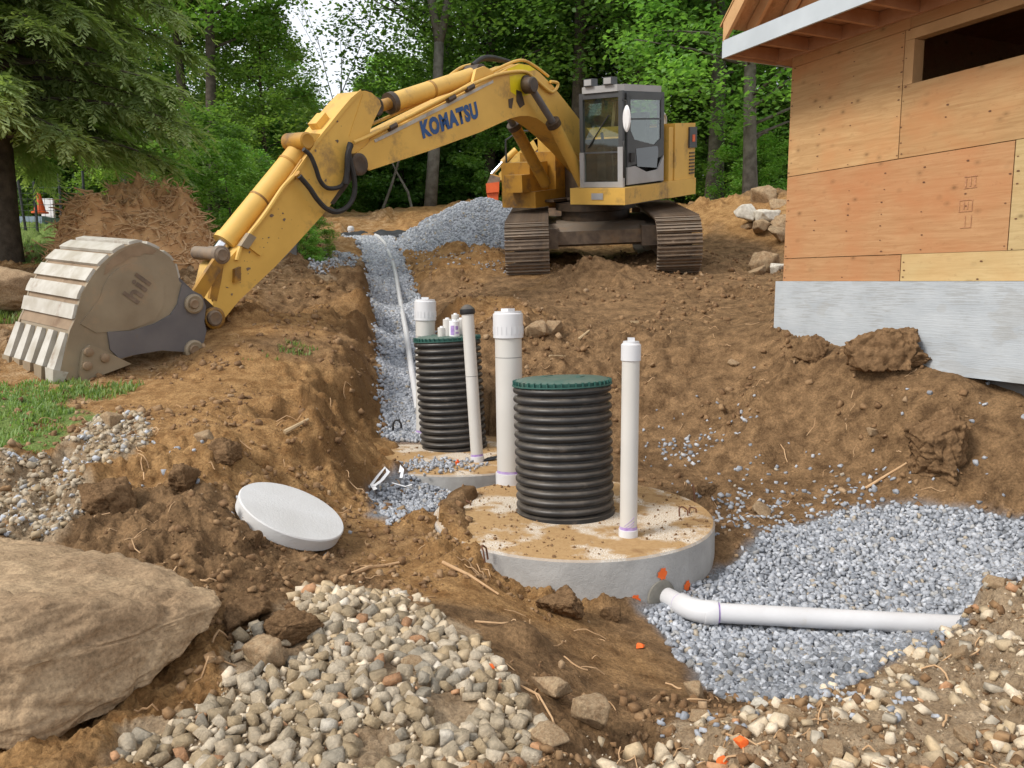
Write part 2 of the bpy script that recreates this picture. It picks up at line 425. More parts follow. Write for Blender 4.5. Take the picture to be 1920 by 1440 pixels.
def ground_material():
    g = NG("soil")
    z = g.attr("zone").outputs["Color"]
    sep = g.n("ShaderNodeSeparateColor"); g.l(z, sep.inputs[0])
    orange, blue, dry = sep.outputs
    green = g.attr("green").outputs["Fac"]
    n1 = g.noise(.9, 6, .6); n2 = g.noise(7, 8, .68, dist=.3); n3 = g.noise(60, 6, .7)
    dark = g.mix(g.ramp(n2, [(.36, 0.0), (.64, 1.0)]), (.120, .069, .033), (.315, .192, .095))
    org = g.mix(g.ramp(n2, [(.36, 0.0), (.64, 1.0)]), (.23, .118, .043), (.45, .265, .112))
    dr = g.mix(g.ramp(n2, [(.36, 0.0), (.64, 1.0)]), (.27, .185, .108), (.46, .345, .225))
    f = g.math('ADD', orange, g.math('MULTIPLY', g.math('SUBTRACT', n1, .5), .9))
    c = g.mix(g.ramp(f, [(.3, 0.0), (.72, 1.0)]), dark, org)
    c = g.mix(g.ramp(g.math('ADD', dry, g.math('MULTIPLY', g.math('SUBTRACT', n2, .5), .7)), [(.35, 0.0), (.65, 1.0)]), c, dr)
    c = g.mix(g.math('MULTIPLY', blue, .92), c, g.mix(n3, (.14, .15, .165), (.34, .37, .405)))
    c = g.mix(g.ramp(g.math('ADD', green, g.math('MULTIPLY', g.math('SUBTRACT', n2, .5), .8)), [(.4, 0.0), (.62, 1.0)]), c, g.mix(n3, (.10, .16, .035), (.23, .29, .09)))
    sp = g.ramp(n3, [(.28, .52), (.50, 1.0), (.70, 1.42)])
    c = g.mix(1.0, c, sp, 'MULTIPLY')
    c = g.mix(g.math('MULTIPLY', g.attr('wall_shade').outputs['Fac'], g.ramp(n2, [(.2, .55), (.7, 1.0)])), c, (.115, .058, .022))   # shade of the steep trench walls put into the soil colour
    g.col(c); g.set(.95, 0, .15)
    h = g.math('ADD', g.math('MULTIPLY', g.noise(16, 8, .7), .7), g.math('MULTIPLY', n3, .4))
    g.bump(h, 1.0, .05)
    return g.m
MATS["soil"] = ground_material()

def stone_material(name, stops, use_random, spread=.22):
    bscale = 2.6 if use_random else 75; ns = 1.3 if use_random else 34
    g = NG(name)
    if use_random: f = g.n("ShaderNodeObjectInfo").outputs["Random"]
    else: f = g.attr("tint").outputs["Fac"]
    n = g.noise(ns, 7, .7)
    c = g.ramp(f, stops, 'CONSTANT')
    c = g.mix(1.0, c, g.ramp(n, [(.3, 1 - spread * 1.6), (.7, 1 + spread)]), 'MULTIPLY')
    c = g.mix(g.ramp(g.noise(bscale * .8, 4), [(.60, 0.0), (.72, .55)]), c, (.40, .30, .19))
    g.col(c); g.set(.85, 0, .25); g.bump(g.noise(bscale, 7, .7), .6, .25 if use_random else .006)
    MATS[name] = g.m
    return g.m
TANS = [(0, (.45, .35, .225)), (.14, (.60, .49, .345)), (.32, (.52, .43, .305)), (.46, (.70, .59, .44)), (.6, (.53, .405, .25)), (.74, (.43, .375, .29)), (.86, (.64, .54, .40)), (.94, (.50, .275, .145)), (.975, (.70, .63, .52))]
BLUES = [(0, (.27, .288, .318)), (.2, (.37, .388, .42)), (.42, (.44, .46, .495)), (.62, (.31, .328, .36)), (.78, (.50, .518, .55)), (.92, (.39, .385, .375)), (.98, (.42, .36, .28))]
SOILS = [(0, (.19, .108, .052)), (.3, (.27, .16, .078)), (.55, (.30, .185, .094)), (.75, (.23, .132, .063)), (.93, (.37, .25, .145))]
for nm, st in (("tan_stone", TANS), ("blue_stone", BLUES), ("clod", SOILS)):
    stone_material(nm + "_each", st, True); stone_material(nm + "_mass", st, False)

plain("concrete", (.42, .41, .39), (.33, .325, .31), 4, .88, bump=.35, bscale=45, spec=.2)
plain("concrete_lid", c1=(.64, .635, .625), c2=(.55, .54, .52), scale=2.2, rough=.85, bump=.3, bscale=60, spec=.2)
plain("black_plastic", zdirt=(.02, .7), dust=.42, c1=(.016, .016, .017), c2=(.03, .03, .031), scale=5, rough=.42, bump=.08, bscale=20, dirt=(.13, .115, .10), dirt_amt=.05, dirt_scale=4)
plain("green_plastic", dust=.30, c1=(.022, .085, .07), c2=(.03, .105, .085), scale=4, rough=.55, dirt=(.14, .15, .12), dirt_amt=.05, dirt_scale=6)
plain("pvc_white", zdirt=(-.09, .5), dust=.18, c1=(.68, .68, .69), c2=(.62, .62, .63), scale=3, rough=.35, dirt=(.52, .47, .40), dirt_amt=-.12, dirt_scale=3, spec=.5)
plain("pvc_cream", zdirt=(.05, .6), c1=(.60, .58, .54), c2=(.55, .53, .49), scale=2, rough=.38, dirt=(.48, .42, .34), dirt_amt=-.1, dirt_scale=4, spec=.5)
plain("purple_primer", (.33, .20, .50), (.5, .4, .62), 18, .5)
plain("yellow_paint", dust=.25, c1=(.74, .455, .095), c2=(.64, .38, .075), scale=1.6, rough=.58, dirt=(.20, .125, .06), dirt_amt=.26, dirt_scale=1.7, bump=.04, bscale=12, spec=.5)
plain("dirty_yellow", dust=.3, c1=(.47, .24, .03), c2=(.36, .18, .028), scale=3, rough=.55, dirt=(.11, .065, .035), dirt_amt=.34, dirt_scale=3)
plain("bright_yellow", (.80, .66, .01), (.72, .56, .01), 7, .55, dirt=(.4, .25, .03), dirt_amt=-.1, dirt_scale=5)
plain("pale_steel", (.52, .495, .44), (.38, .345, .28), 5, .5, dirt=(.22, .14, .08), dirt_amt=.12, dirt_scale=3)
plain("worn_steel", (.235, .182, .118), (.32, .26, .175), 2.2, .55, metal=.15, bump=.1, bscale=15, dirt=(.36, .25, .15), dirt_amt=.30, dirt_scale=2.6, dust=.4)
plain("dark_steel", (.13, .125, .13), (.17, .16, .16), 3, .5, metal=.25, dirt=(.2, .15, .1), dirt_amt=.02, dirt_scale=4)
plain("track_steel", dust=.8, c1=(.24, .175, .12), c2=(.13, .095, .07), scale=7, rough=.7, metal=.1, bump=.2, bscale=25, dirt=(.27, .17, .09), dirt_amt=.35, dirt_scale=3)
plain("chrome", (.75, .76, .78), (.7, .7, .72), 3, .15, metal=1)
plain("grease", (.045, .032, .022), (.085, .055, .033), 9, .5, bump=.2)
plain("rubber", (.018, .017, .016), (.035, .032, .03), 8, .6)
plain("cab_grey", (.055, .058, .062), (.075, .078, .08), 3, .5, dirt=(.14, .12, .10), dirt_amt=-.05)
plain("cab_white", (.40, .40, .40), (.34, .335, .33), 3, .5, dirt=(.24, .2, .15), dirt_amt=.0, dirt_scale=4)
plain("cab_inside", (.035, .035, .036), (.06, .058, .055), 4, .8)
plain("red_orange", (.75, .12, .025), (.6, .09, .02), 3, .5, dirt=(.2, .09, .04), dirt_amt=.0, dirt_scale=3)
plain("blue_print", (.02, .075, .22), (.03, .09, .24), 9, .5)
plain("spray_orange", (.85, .16, .03), (.8, .13, .02), 30, .8)
plain("bark", (.115, .095, .075), (.06, .05, .04), 7, .95, bump=.9, bscale=22, spec=.1)
plain("bark_grey", (.19, .175, .15), (.10, .09, .075), 5, .95, bump=.8, bscale=22, spec=.1)
plain("root_wood", (.58, .39, .225), (.44, .27, .14), 8, .9, bump=.3, spec=.1)
plain("pale_wood", (.46, .34, .20), (.38, .27, .15), 12, .85, bump=.2)
plain("boulder", fine=55, c1=(.41, .295, .18), c2=(.28, .19, .112), scale=3.6, rough=.92, bump=1.0, bscale=13, dirt=(.40, .32, .22), dirt_amt=.0, dirt_scale=2.4, spec=.15)
plain("rubble_stone", fine=9, c1=(.37, .27, .165), c2=(.28, .185, .105), scale=4, rough=.92, bump=.6, bscale=14, spec=.15)
plain("white_stone", (.62, .58, .50), (.45, .41, .34), 5, .9, bump=.5, bscale=14, spec=.15)
plain("soil_lump", fine=16, c1=(.27, .165, .085), c2=(.175, .103, .052), scale=5, rough=.97, bump=1.0, bscale=22, spec=.1)
plain("root_soil", (.56, .335, .165), (.40, .22, .10), 4, .97, bump=1.0, bscale=16, spec=.1)
plain("fabric_black", (.018, .019, .022), (.035, .036, .04), 6, .7)
plain("white_plastic", (.82, .82, .83), (.76, .76, .77), 6, .4)
plain("rusty_rebar", (.16, .07, .035), (.1, .045, .025), 20, .8)
plain("fascia_metal", (.50, .545, .575), (.43, .47, .50), 2.5, .5, spec=.4)
plain("lumber", (.55, .33, .155), (.45, .26, .115), 5, .8, bump=.15)
plain("lumber_red", (.50, .27, .15), (.42, .21, .11), 6, .8, bump=.1)
plain("fence_metal", (.03, .035, .035), (.05, .05, .05), 5, .5)
plain("grey_block", (.12, .12, .115), (.16, .155, .15), 5, .9, bump=.3)
plain("faded_blue", (.20, .26, .33), (.28, .33, .39), 1.5, .7)
plain("brick_far", (.42, .20, .12), (.5, .3, .2), 3, .9)
# ------------------------------------------------------------------ the ground sheet
def build_ground():
    ys = [-14, -9, -6, -4, -2.5, -1.4, -.5, .2]
    y = .7
    while y < 95:
        ys.append(y)
        y += max(.0125, .0052 * (y + .4)) if y < 26 else .02 * y
    ys = np.array(ys)
    us = np.concatenate([np.linspace(-4, -1.0, 25)[:-1], np.linspace(-1.0, -.72, 45)[:-1], np.linspace(-.72, .72, 540), np.linspace(.72, 1.0, 45)[1:], np.linspace(1.0, 4, 25)[1:]])
    Yg, Ug = np.meshgrid(ys, us, indexing='ij')
    X = Ug * np.maximum(np.abs(Yg) + .35, 1.6)
    Y = Yg + 0 * X
    Z = height(X, Y)
    n, m = X.shape
    V = np.stack([X, Y, Z], -1).reshape(-1, 3)
    idx = np.arange(n * m).reshape(n, m)
    Fc = np.stack([idx[:-1, :-1], idx[:-1, 1:], idx[1:, 1:], idx[1:, :-1]], -1).reshape(-1, 4)
    x, y = V[:, 0], V[:, 1]
    td = trench_d(x, y)
    blue = np.maximum.reduce([softmask(x, y, BLUE_BED, .07), softmask(x, y, BLUE_POCKET, .06), smooth(.05, -.04, td) * smooth(7.85, 8.1, y)])
    dry = np.maximum.reduce([softmask(x, y, DRY_FRONT, .2) * .85, softmask(x, y, TAN_FRONT, .12) * .9, softmask(x, y, TAN_PATH, .2) * .9, softmask(x, y, PALE_PATCH, .2)])
    dry = np.maximum(dry, .38 * smooth(.0, -1.5, x + 2.2) * smooth(4.5, 6, y))
    orange = .22 + .30 * smooth(.6, -1.2, x) + .6 * fbm(x * .7 + 3, y * .7, 71, 3)
    for (ox, oy, r, a) in ((-2.1, 5.1, .7, .7), (-1.2, 7.2, .7, .75), (-1.75, 10, .9, .4), (-.3, 4.6, .6, .45), (.6, 3.3, .6, .5), (-1, 24, 6, .5), (-2.3, 6.5, .8, .35), (6, 18, 3, .3)):
        orange += a * np.exp(-((x - ox) ** 2 + (y - oy) ** 2) / r ** 2)
    for (ox, oy, r, a) in ((2.4, 6.9, 1.3, .8), (1.4, 9, 1.5, .35), (2.2, 7.6, .9, .3), (-2.2, 4.2, .4, .45), (-1.0, 3.75, .4, .4), (-.0, 3.7, .3, .35), (1.5, 10.5, 1.2, .2)):
        orange -= a * np.exp(-((x - ox) ** 2 + (y - oy) ** 2) / r ** 2)
    green = np.maximum(softmask(x, y, GRASS_PATCH, .35) * .8, smooth(.6, -.6, poly_sd(x, y, LAWN)))
    green = np.maximum(green, smooth(26.5, 29, y + fbm(x * .4, y * .4, 5, 3)) * .8)
    zone = np.clip(np.stack([orange, blue, dry], -1), 0, 1)
    me = fast_mesh("ground", V, Fc, MATS["soil"], True, zone, "zone")
    a = me.attributes.new("green", 'FLOAT', 'POINT')
    a.data.foreach_set("value", np.clip(green, 0, 1).astype(np.float32))
    o = link("ground", me)
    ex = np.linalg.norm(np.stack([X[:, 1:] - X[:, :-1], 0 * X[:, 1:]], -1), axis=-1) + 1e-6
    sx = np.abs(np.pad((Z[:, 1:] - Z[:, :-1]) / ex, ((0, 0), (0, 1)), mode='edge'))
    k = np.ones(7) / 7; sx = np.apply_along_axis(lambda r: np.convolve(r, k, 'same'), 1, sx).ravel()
    wall = smooth(.55, 1.1, sx) * (y > 5.8) * (y < 17) * (x < 0) * (x > -3.6) * smooth(-.02, .08, td)  # mask for the shade painted on steep trench and pit walls
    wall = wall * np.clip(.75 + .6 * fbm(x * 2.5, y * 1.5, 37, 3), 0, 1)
    a = me.attributes.new("wall_shade", 'FLOAT', 'POINT')
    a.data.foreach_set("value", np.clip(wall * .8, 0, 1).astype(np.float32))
    return tag(o, kind="structure")
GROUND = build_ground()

# ------------------------------------------------------------------ broken stones
def hull(points):
    bm = bmesh.new()
    for p in points: bm.verts.new(p)
    r = bmesh.ops.convex_hull(bm, input=bm.verts)
    bmesh.ops.delete(bm, geom=[g for g in r["geom_interior"] if isinstance(g, bmesh.types.BMVert)], context='VERTS')
    bmesh.ops.triangulate(bm, faces=bm.faces)
    bm.verts.index_update()
    V = np.array([v.co[:] for v in bm.verts]); Fc = np.array([[v.index for v in f.verts] for f in bm.faces])
    bm.free()
    return V, Fc
def stone_shape(n, rng, sq=(1, .8, .6)):
    """a broken stone: a block cut by random planes"""
    bm = bmesh.new(); bmesh.ops.create_cube(bm, size=2)
    bmesh.ops.scale(bm, verts=bm.verts, vec=np.array(sq) * rng.uniform(.75, 1.2, 3))
    for i in range(n):
        d = rng.normal(size=3); d /= np.linalg.norm(d); d = np.sign(d) * np.abs(d) ** .8
        ext = max(abs(np.dot(v.co[:], d)) for v in bm.verts)
        r = bmesh.ops.bisect_plane(bm, geom=bm.verts[:] + bm.edges[:] + bm.faces[:], plane_co=Vector(d * ext * rng.uniform(.44, .80)), plane_no=Vector(d), clear_outer=True)
        es = [e for e in r["geom_cut"] if isinstance(e, bmesh.types.BMEdge)]
        if es: bmesh.ops.contextual_create(bm, geom=es)
    bmesh.ops.remove_doubles(bm, verts=bm.verts, dist=.06)
    bmesh.ops.triangulate(bm, faces=bm.faces)
    bm.verts.index_update()
    V = np.array([v.co[:] for v in bm.verts]); Fc = np.array([[v.index for v in f.verts] for f in bm.faces]); bm.free()
    V -= (V.max(0) + V.min(0)) / 2
    return V / np.abs(V).max(), Fc
_r = np.random.default_rng(5)
STONES = [stone_shape(int(_r.integers(3, 8)), _r, (1, .80, .55)) for _ in range(34)]
FINE = [stone_shape(int(_r.integers(4, 6)), _r) for _ in range(10)]
def quat_mats(q):
    q = q / np.linalg.norm(q, axis=1)[:, None]
    a, b, c, d = q.T
    return np.stack([np.stack([1 - 2 * (c * c + d * d), 2 * (b * c - a * d), 2 * (b * d + a * c)], -1),
                     np.stack([2 * (b * c + a * d), 1 - 2 * (b * b + d * d), 2 * (c * d - a * b)], -1),
                     np.stack([2 * (b * d - a * c), 2 * (c * d + a * b), 1 - 2 * (b * b + c * c)], -1)], -2)
def rand_rot(n, rng, flat=.45):
    q = rng.normal(size=(n, 4)); q[:, 1:3] *= flat
    return quat_mats(q)
def mass(name, pts, sizes, shapes, mat, rng, flat=.5, parent=None):
    n = len(pts); Vs, Fs, Ts = [], [], []; off = 0
    sizes = sizes * .82
    rot = rand_rot(n, rng, flat); kind = rng.integers(0, len(shapes), n); tint = rng.random(n)
    for k, (sv, sf) in enumerate(shapes):
        i = np.where(kind == k)[0]
        if not len(i): continue
        v = np.einsum('nij,vj->nvi', rot[i], sv) * sizes[i, None, None] + pts[i, None, :]
        f = sf[None] + (off + np.arange(len(i)) * len(sv))[:, None, None]
        Vs.append(v.reshape(-1, 3)); Fs.append(f.reshape(-1, 3)); off += len(i) * len(sv)
        Ts.append(np.repeat(tint[i], len(sv)))
    t = np.concatenate(Ts)
    me = fast_mesh(name, np.concatenate(Vs), np.concatenate(Fs), mat, False, np.stack([t, t, t], -1))
    o = link(name, me, parent)
    return tag(o, kind="stuff")
def in_polygon_points(poly, n, rng, wander=.05):
    P = np.array(poly); lo, hi = P.min(0) - .1, P.max(0) + .1
    p = rng.uniform(lo, hi, (n * 3, 2))
    sd = poly_sd(p[:, 0], p[:, 1], poly) + wander * fbm(p[:, 0] * 4, p[:, 1] * 4, 3, 3)
    return p[sd < 0][:n], (hi - lo)
def poly_area(poly):
    P = np.array(poly); x, y = P.T
    return abs(np.dot(x, np.roll(y, 1)) - np.dot(y, np.roll(x, 1))) / 2
def seat(p, s, lift=.35):
    return np.column_stack([p, height(p[:, 0], p[:, 1]) + s * lift])
def shape_meshes(name, shapes, mat):
    out = []
    for v, f in shapes:
        out.append(fast_mesh(name, v, f, mat))
    return out
def each(name, pts, sizes, meshes, rng, parent, flat=.5):
    rot = rand_rot(len(pts), rng, flat)
    for i in range(len(pts)):
        o = bpy.data.objects.new(name, meshes[int(rng.integers(0, len(meshes)))])
        M = Matrix(rot[i].tolist()).to_4x4()
        o.matrix_local = Matrix.Translation(Vector(pts[i])) @ M @ Matrix.Diagonal((*([float(sizes[i]) * .84] * 3), 1))
        o.parent = parent
        COL.objects.link(o)
def spaced(p, s, k=.8):
    """drop stones that would stand inside one another (largest first)"""
    order = np.argsort(-s); cell = {}; keep = []
    for i in order:
        c = (int(p[i, 0] / .12), int(p[i, 1] / .12)); ok = True
        for a in (-1, 0, 1):
            for b in (-1, 0, 1):
                for j in cell.get((c[0] + a, c[1] + b), ()):
                    if (p[i, 0] - p[j, 0]) ** 2 + (p[i, 1] - p[j, 1]) ** 2 < (k * (s[i] + s[j])) ** 2: ok = False; break
        if ok:
            cell.setdefault(c, []).append(i); keep.append(i)
    return np.array(keep)
def gravel(poly, density, lo, hi, pw, name, piece, mats, shapes, n_each, rng, lift=.3, k=.75, extra=None):
    n = int(poly_area(poly) * density)
    p, _ = in_polygon_points(poly, n, rng)
    p = p[vn(p[:, 0] * 4.3, p[:, 1] * 4.3, 61) > (-.55 if k > .5 else -2)]
    s = lo + (hi - lo) * rng.random(len(p)) ** pw
    if k: q = spaced(p, s, k); p, s = p[q], s[q]
    pt = seat(p, s, lift)
    px, py = proj(pt[:, 0], pt[:, 1], pt[:, 2])
    app = s / pt[:, 1] * ((px > -10) & (px < 1930) & (py > 0) & (py < 1450))
    order = np.argsort(-app)
    a, b = order[:n_each], order[n_each:]
    each(piece, pt[a], s[a], shape_meshes(piece, shapes, mats[0]), rng, GROUND)
    if len(b): mass(name, pt[b], s[b], shapes, mats[1], rng)
TANM = (MATS["tan_stone_each"], MATS["tan_stone_mass"]); BLUEM = (MATS["blue_stone_each"], MATS["blue_stone_mass"]); CLODM = (MATS["clod_each"], MATS["clod_mass"])
g = np.random.default_rng(21)
gravel(TAN_FRONT, 19500, .0062, .042, 3.4, "gravel_bed", "stone", TANM, STONES, 300, g, .25, .6)
gravel(BLUE_BED, 2900, .013, .027, 1.6, "crushed_gravel", "gravel_stone", BLUEM, STONES, 300, g, .35, .42)

plain_path = [stone_material("path_stone_mass", [(p_, tuple(c_ * .74 for c_ in q_)) for p_, q_ in TANS[:6]] + BLUES[4:6], False)]
def fill(name, poly, density, lo, hi, pw, mat, shapes, rng, lift=.3):
    p, _ = in_polygon_points(poly, int(poly_area(poly) * density), rng, .12)
    s = lo + (hi - lo) * rng.random(len(p)) ** pw
    return mass(name, seat(p, s, lift), s, shapes, mat, rng)
fill("gravel_pocket", BLUE_POCKET, 1900, .013, .026, 1.6, BLUEM[1], STONES, g, .35)
fill("path_gravel", TAN_PATH, 1300, .008, .032, 2.6, plain_path[0], STONES, g)
fill("pale_gravel", PALE_PATCH, 700, .015, .035, 2, BLUEM[1], FINE, g)
tp = []
for i in range(26000):                                     # gravel on the trench bottom
    yy = 7.4 + 13.1 * g.random() ** 1.25
    x0 = np.interp(yy, [t[0] for t in TR], [t[1] for t in TR]); hw = np.interp(yy, [t[0] for t in TR], [t[3] for t in TR])
    tp.append((x0 + (g.random() * 2 - 1) * (hw + .05 + .05 * g.normal()), yy))
tp = np.array(tp); ts = .014 + .016 * g.random(len(tp))
tk = np.sqrt((tp[:, 0] - TANKS[1][0]) ** 2 + (tp[:, 1] - TANKS[1][1]) ** 2) > .97
tk |= tp[:, 1] > 7.98
tp, ts = tp[tk], ts[tk] * np.interp(tp[tk][:, 1], [8, 20], [1, 1.7])
mass("trench_gravel", seat(tp, ts, .3), ts, FINE, BLUEM[1], g)
# scattered crushed stones on the soil, tan stones in the dry earth, soil crumbs
sc = []
for (cx, cy, n, r) in ((2.0, 6.55, 70, .35), (2.55, 6.2, 60, .5), (3.2, 6.1, 40, .4), (1.9, 5.75, 120, .4), (2.3, 5.95, 110, .4), (1.35, 3.1, 40, .2), (.8, 2.95, 25, .2), (1.75, 7.3, 40, .25), (1.5, 7.25, 30, .2), (2.0, 7.6, 25, .5), (-1.6, 4.9, 20, .4), (-.3, 13.8, 90, .5), (-.9, 15, 90, .6), (-1.2, 16.5, 120, .7)):
    sc.append(np.column_stack([cx + g.normal(size=n) * r, cy + g.normal(size=n) * r * .6]))
sc = np.concatenate(sc); ss = .010 + .016 * g.random(len(sc))
mass("loose_gravel", seat(sc, ss, .2), ss, STONES, BLUEM[1], g)
dp, _ = in_polygon_points(DRY_FRONT, 1500, g); ds = .005 + .040 * g.random(len(dp)) ** 5.5
mass("loose_pebbles", seat(dp, ds, .15), ds, STONES, TANM[1], g)
cp = np.column_stack([g.uniform(-.75, .75, 95000), 1.9 + 14 * g.random(95000) ** 1.6]); cp[:, 0] *= cp[:, 1] + .5
ok = (trench_d(cp[:, 0], cp[:, 1]) > .02) & (poly_sd(cp[:, 0], cp[:, 1], BLUE_BED) > -.03) & (poly_sd(cp[:, 0], cp[:, 1], TAN_FRONT) > -.05) & (fbm(cp[:, 0] * 1.3, cp[:, 1] * 1.3, 14, 3) > .75 * g.random(len(cp)) - .45)
hc_ = height(cp[:, 0], cp[:, 1])
for (tx, ty, r) in TANKS: ok &= (np.hypot(cp[:, 0] - tx, cp[:, 1] - ty) > r) | (hc_ > .005)
cp = cp[ok]; cs = (.0028 + .034 * g.random(len(cp)) ** 10) * np.interp(cp[:, 1], [2, 6, 14], [.8, 1, 1.5])
mass("soil_crumbs", seat(cp, cs, .2), cs, STONES, CLODM[1], g, 1.0)

# ------------------------------------------------------------------ single rocks, boulders and lumps of earth
def rock_mesh(name, V, Fc, mat, cuts, amp, freq, seed, smoothing=2):
    bm = bmesh.new()
    vs = [bm.verts.new(v) for v in V]
    for f in Fc:
        try: bm.faces.new([vs[i] for i in f])
        except ValueError: pass
    bmesh.ops.recalc_face_normals(bm, faces=bm.faces)
    for _ in range(cuts):
        bmesh.ops.subdivide_edges(bm, edges=bm.edges, cuts=1, use_grid_fill=True)
    for _ in range(smoothing):
        bmesh.ops.smooth_vert(bm, verts=bm.verts, factor=.5, use_axis_x=True, use_axis_y=True, use_axis_z=True)
    bm.normal_update()
    o3 = Vector((seed * 3.7, seed * 1.3, -seed * 2.1))
    for v in bm.verts:
        p = v.co * freq + o3
        w_ = Vector((p.x * .55, p.y * .55, p.z * 2.1))         # layered, like split rock
        vd = MN.voronoi(p * .9 + MN.noise_vector(p * .7) * .35)[0]
        crack = 1 - min(1.0, (vd[1] - vd[0]) / .10)
        vd2 = MN.voronoi(w_ * 2.4 + MN.noise_vector(p * 1.6) * .3)[0]
        d = .5 * (MN.ridged_multi_fractal(p * .6, 1.0, 2.1, 4, 1.0, 2.0) - 1.1) + .30 * MN.fractal(w_, .9, 2.0, 3) + .26 * MN.fractal(p * 3.1, .7, 2.1, 5)
        d += -.42 * crack - .20 * (1 - min(1.0, (vd2[1] - vd2[0]) / .12)) + .35 * (vd2[0] - .4)
        v.co += v.normal * (amp * d)
    for f in bm.faces: f.smooth = True
    me = bpy.data.meshes.new(name); bm.to_mesh(me); bm.free(); me.materials.append(mat)
    return me
def rock(name, p, size, label, cat, mat="rubble_stone", cuts=3, amp=.06, freq=2.2, seed=0, rot=0, sink=.3, sm=1, group=None, sq=(1, .85, .7), ground=True):
    rr = np.random.default_rng(100 + seed)
    pp = rr.normal(size=(13, 3)); pp /= np.linalg.norm(pp, axis=1)[:, None]
    pp = np.sign(pp) * np.abs(pp) ** .8 * rr.uniform(.75, 1.05, (13, 1)) * np.array(sq) * rr.uniform(.85, 1.15, 3)
    V, Fc = hull(pp); V = V / np.abs(V).max()
    me = rock_mesh(name, V, Fc, MATS[mat], cuts, amp, freq, seed, sm)
    z = float(height(np.array([p[0]]), np.array([p[1]]))[0]) + size * (1 - sink) * .6 if ground else p[2]
    o = link(name, me, None, (p[0], p[1], z))
    o.rotation_euler = (0, 0, rot); o.scale = (size,) * 3
    return tag(o, label, cat, group)
# the big slab of rock at the near corner, from its corners where they stand
bp = [PY(-190, 1000, 3.6), PY(-30, 1010, 3.75), PY(130, 1022, 3.7), PY(290, 1062, 3.45), PY(402, 1110, 3.3), PY(412, 1135, 3.12), PY(395, 1180, 3.05), PY(330, 1205, 3.0), PY(290, 1255, 2.92), PY(200, 1350, 2.72), PY(60, 1418, 2.5), PY(-120, 1425, 2.42),
      PY(-10, 1130, 2.62), PY(-200, 1150, 2.5), PY(150, 1130, 2.85), PY(250, 1140, 3.0), PY(-300, 1250, 2.5), PY(50, 1250, 2.55), PY(200, 1240, 2.85)]
bp += [(-3.1, 3.3, .1), (-2.6, 3.7, .1), (-1.6, 3.5, .12)]
bc = np.mean(bp, 0)
bv, bf = hull([tuple(np.array(p) - bc) for p in bp])
slab = link("boulder", rock_mesh("boulder", bv, bf, MATS["boulder"], 5, .05, 2.3, 4, 2), None, bc)
tag(slab, "huge flat-topped sandy brown boulder lying beside the tan crushed stone", "boulder")
rock("boulder", PY(-10, 540, 9.4), .78, "low brown boulder half hidden behind the excavator bucket", "boulder", "boulder", 4, .06, 1.8, 3, .3, .35, 3, sq=(1.25, .8, .6))
rock("boulder", PY(1775, 800, 6.0), .33, "earth-caked boulder with white scrape marks below the house foundation", "boulder", "soil_lump", 5, .16, 2.2, 9, 1.2, .4, 3, sq=(1, .9, .95))
for q in ((1752, 782, 5.62, .05), (1815, 797, 5.66, .035)):
    pass
for i, (a, b, Y, s, lab, m) in enumerate([
    (1655, 690, 6.95, .36, "long broken lump of dark earth leaning on the grey foundation", "soil_lump"),
    (1050, 1150, 4.28, .15, "tall crumbly clod standing against the front of the tank", "soil_lump"),
    (1143, 1130, 4.35, .07, "small dark clod at the tank wall beside the orange paint dot", "soil_lump"),
    (205, 955, 4.4, .16, "dark root-filled clod between the gravel path and the big boulder", "soil_lump"),
    (470, 1160, 3.42, .14, "grey-brown clod touching the pointed end of the big boulder", "soil_lump"),
    (555, 1190, 3.33, .13, "flat earthy lump lying on the tan crushed stone", "soil_lump"),
    (420, 850, 5.15, .13, "dark knot of earth and roots on the bank above the round lid", "soil_lump"),
    (470, 1010, 4.25, .06, "small clod under the raised rim of the round lid", "soil_lump"),
    (345, 930, 4.65, .12, "crumbled clod on the bank between path and round lid", "soil_lump"),
    (1700, 640, 6.9, .2, "rounded clod on top of the earth heap by the foundation", "soil_lump"),
    (1525, 655, 7.6, .17, "dark clod near the corner of the grey foundation", "soil_lump"),
    (1330, 940, 6.2, .1, "brown clod beside the rebar loop on the tank rim", "soil_lump"),
]):
    rock("soil_clod", PY(a, b, Y), s, lab, "clod of earth", m, 4, .16, 2.6, 20 + i, i * 1.3, .45, 1, sq=(1.1, .9, .8))
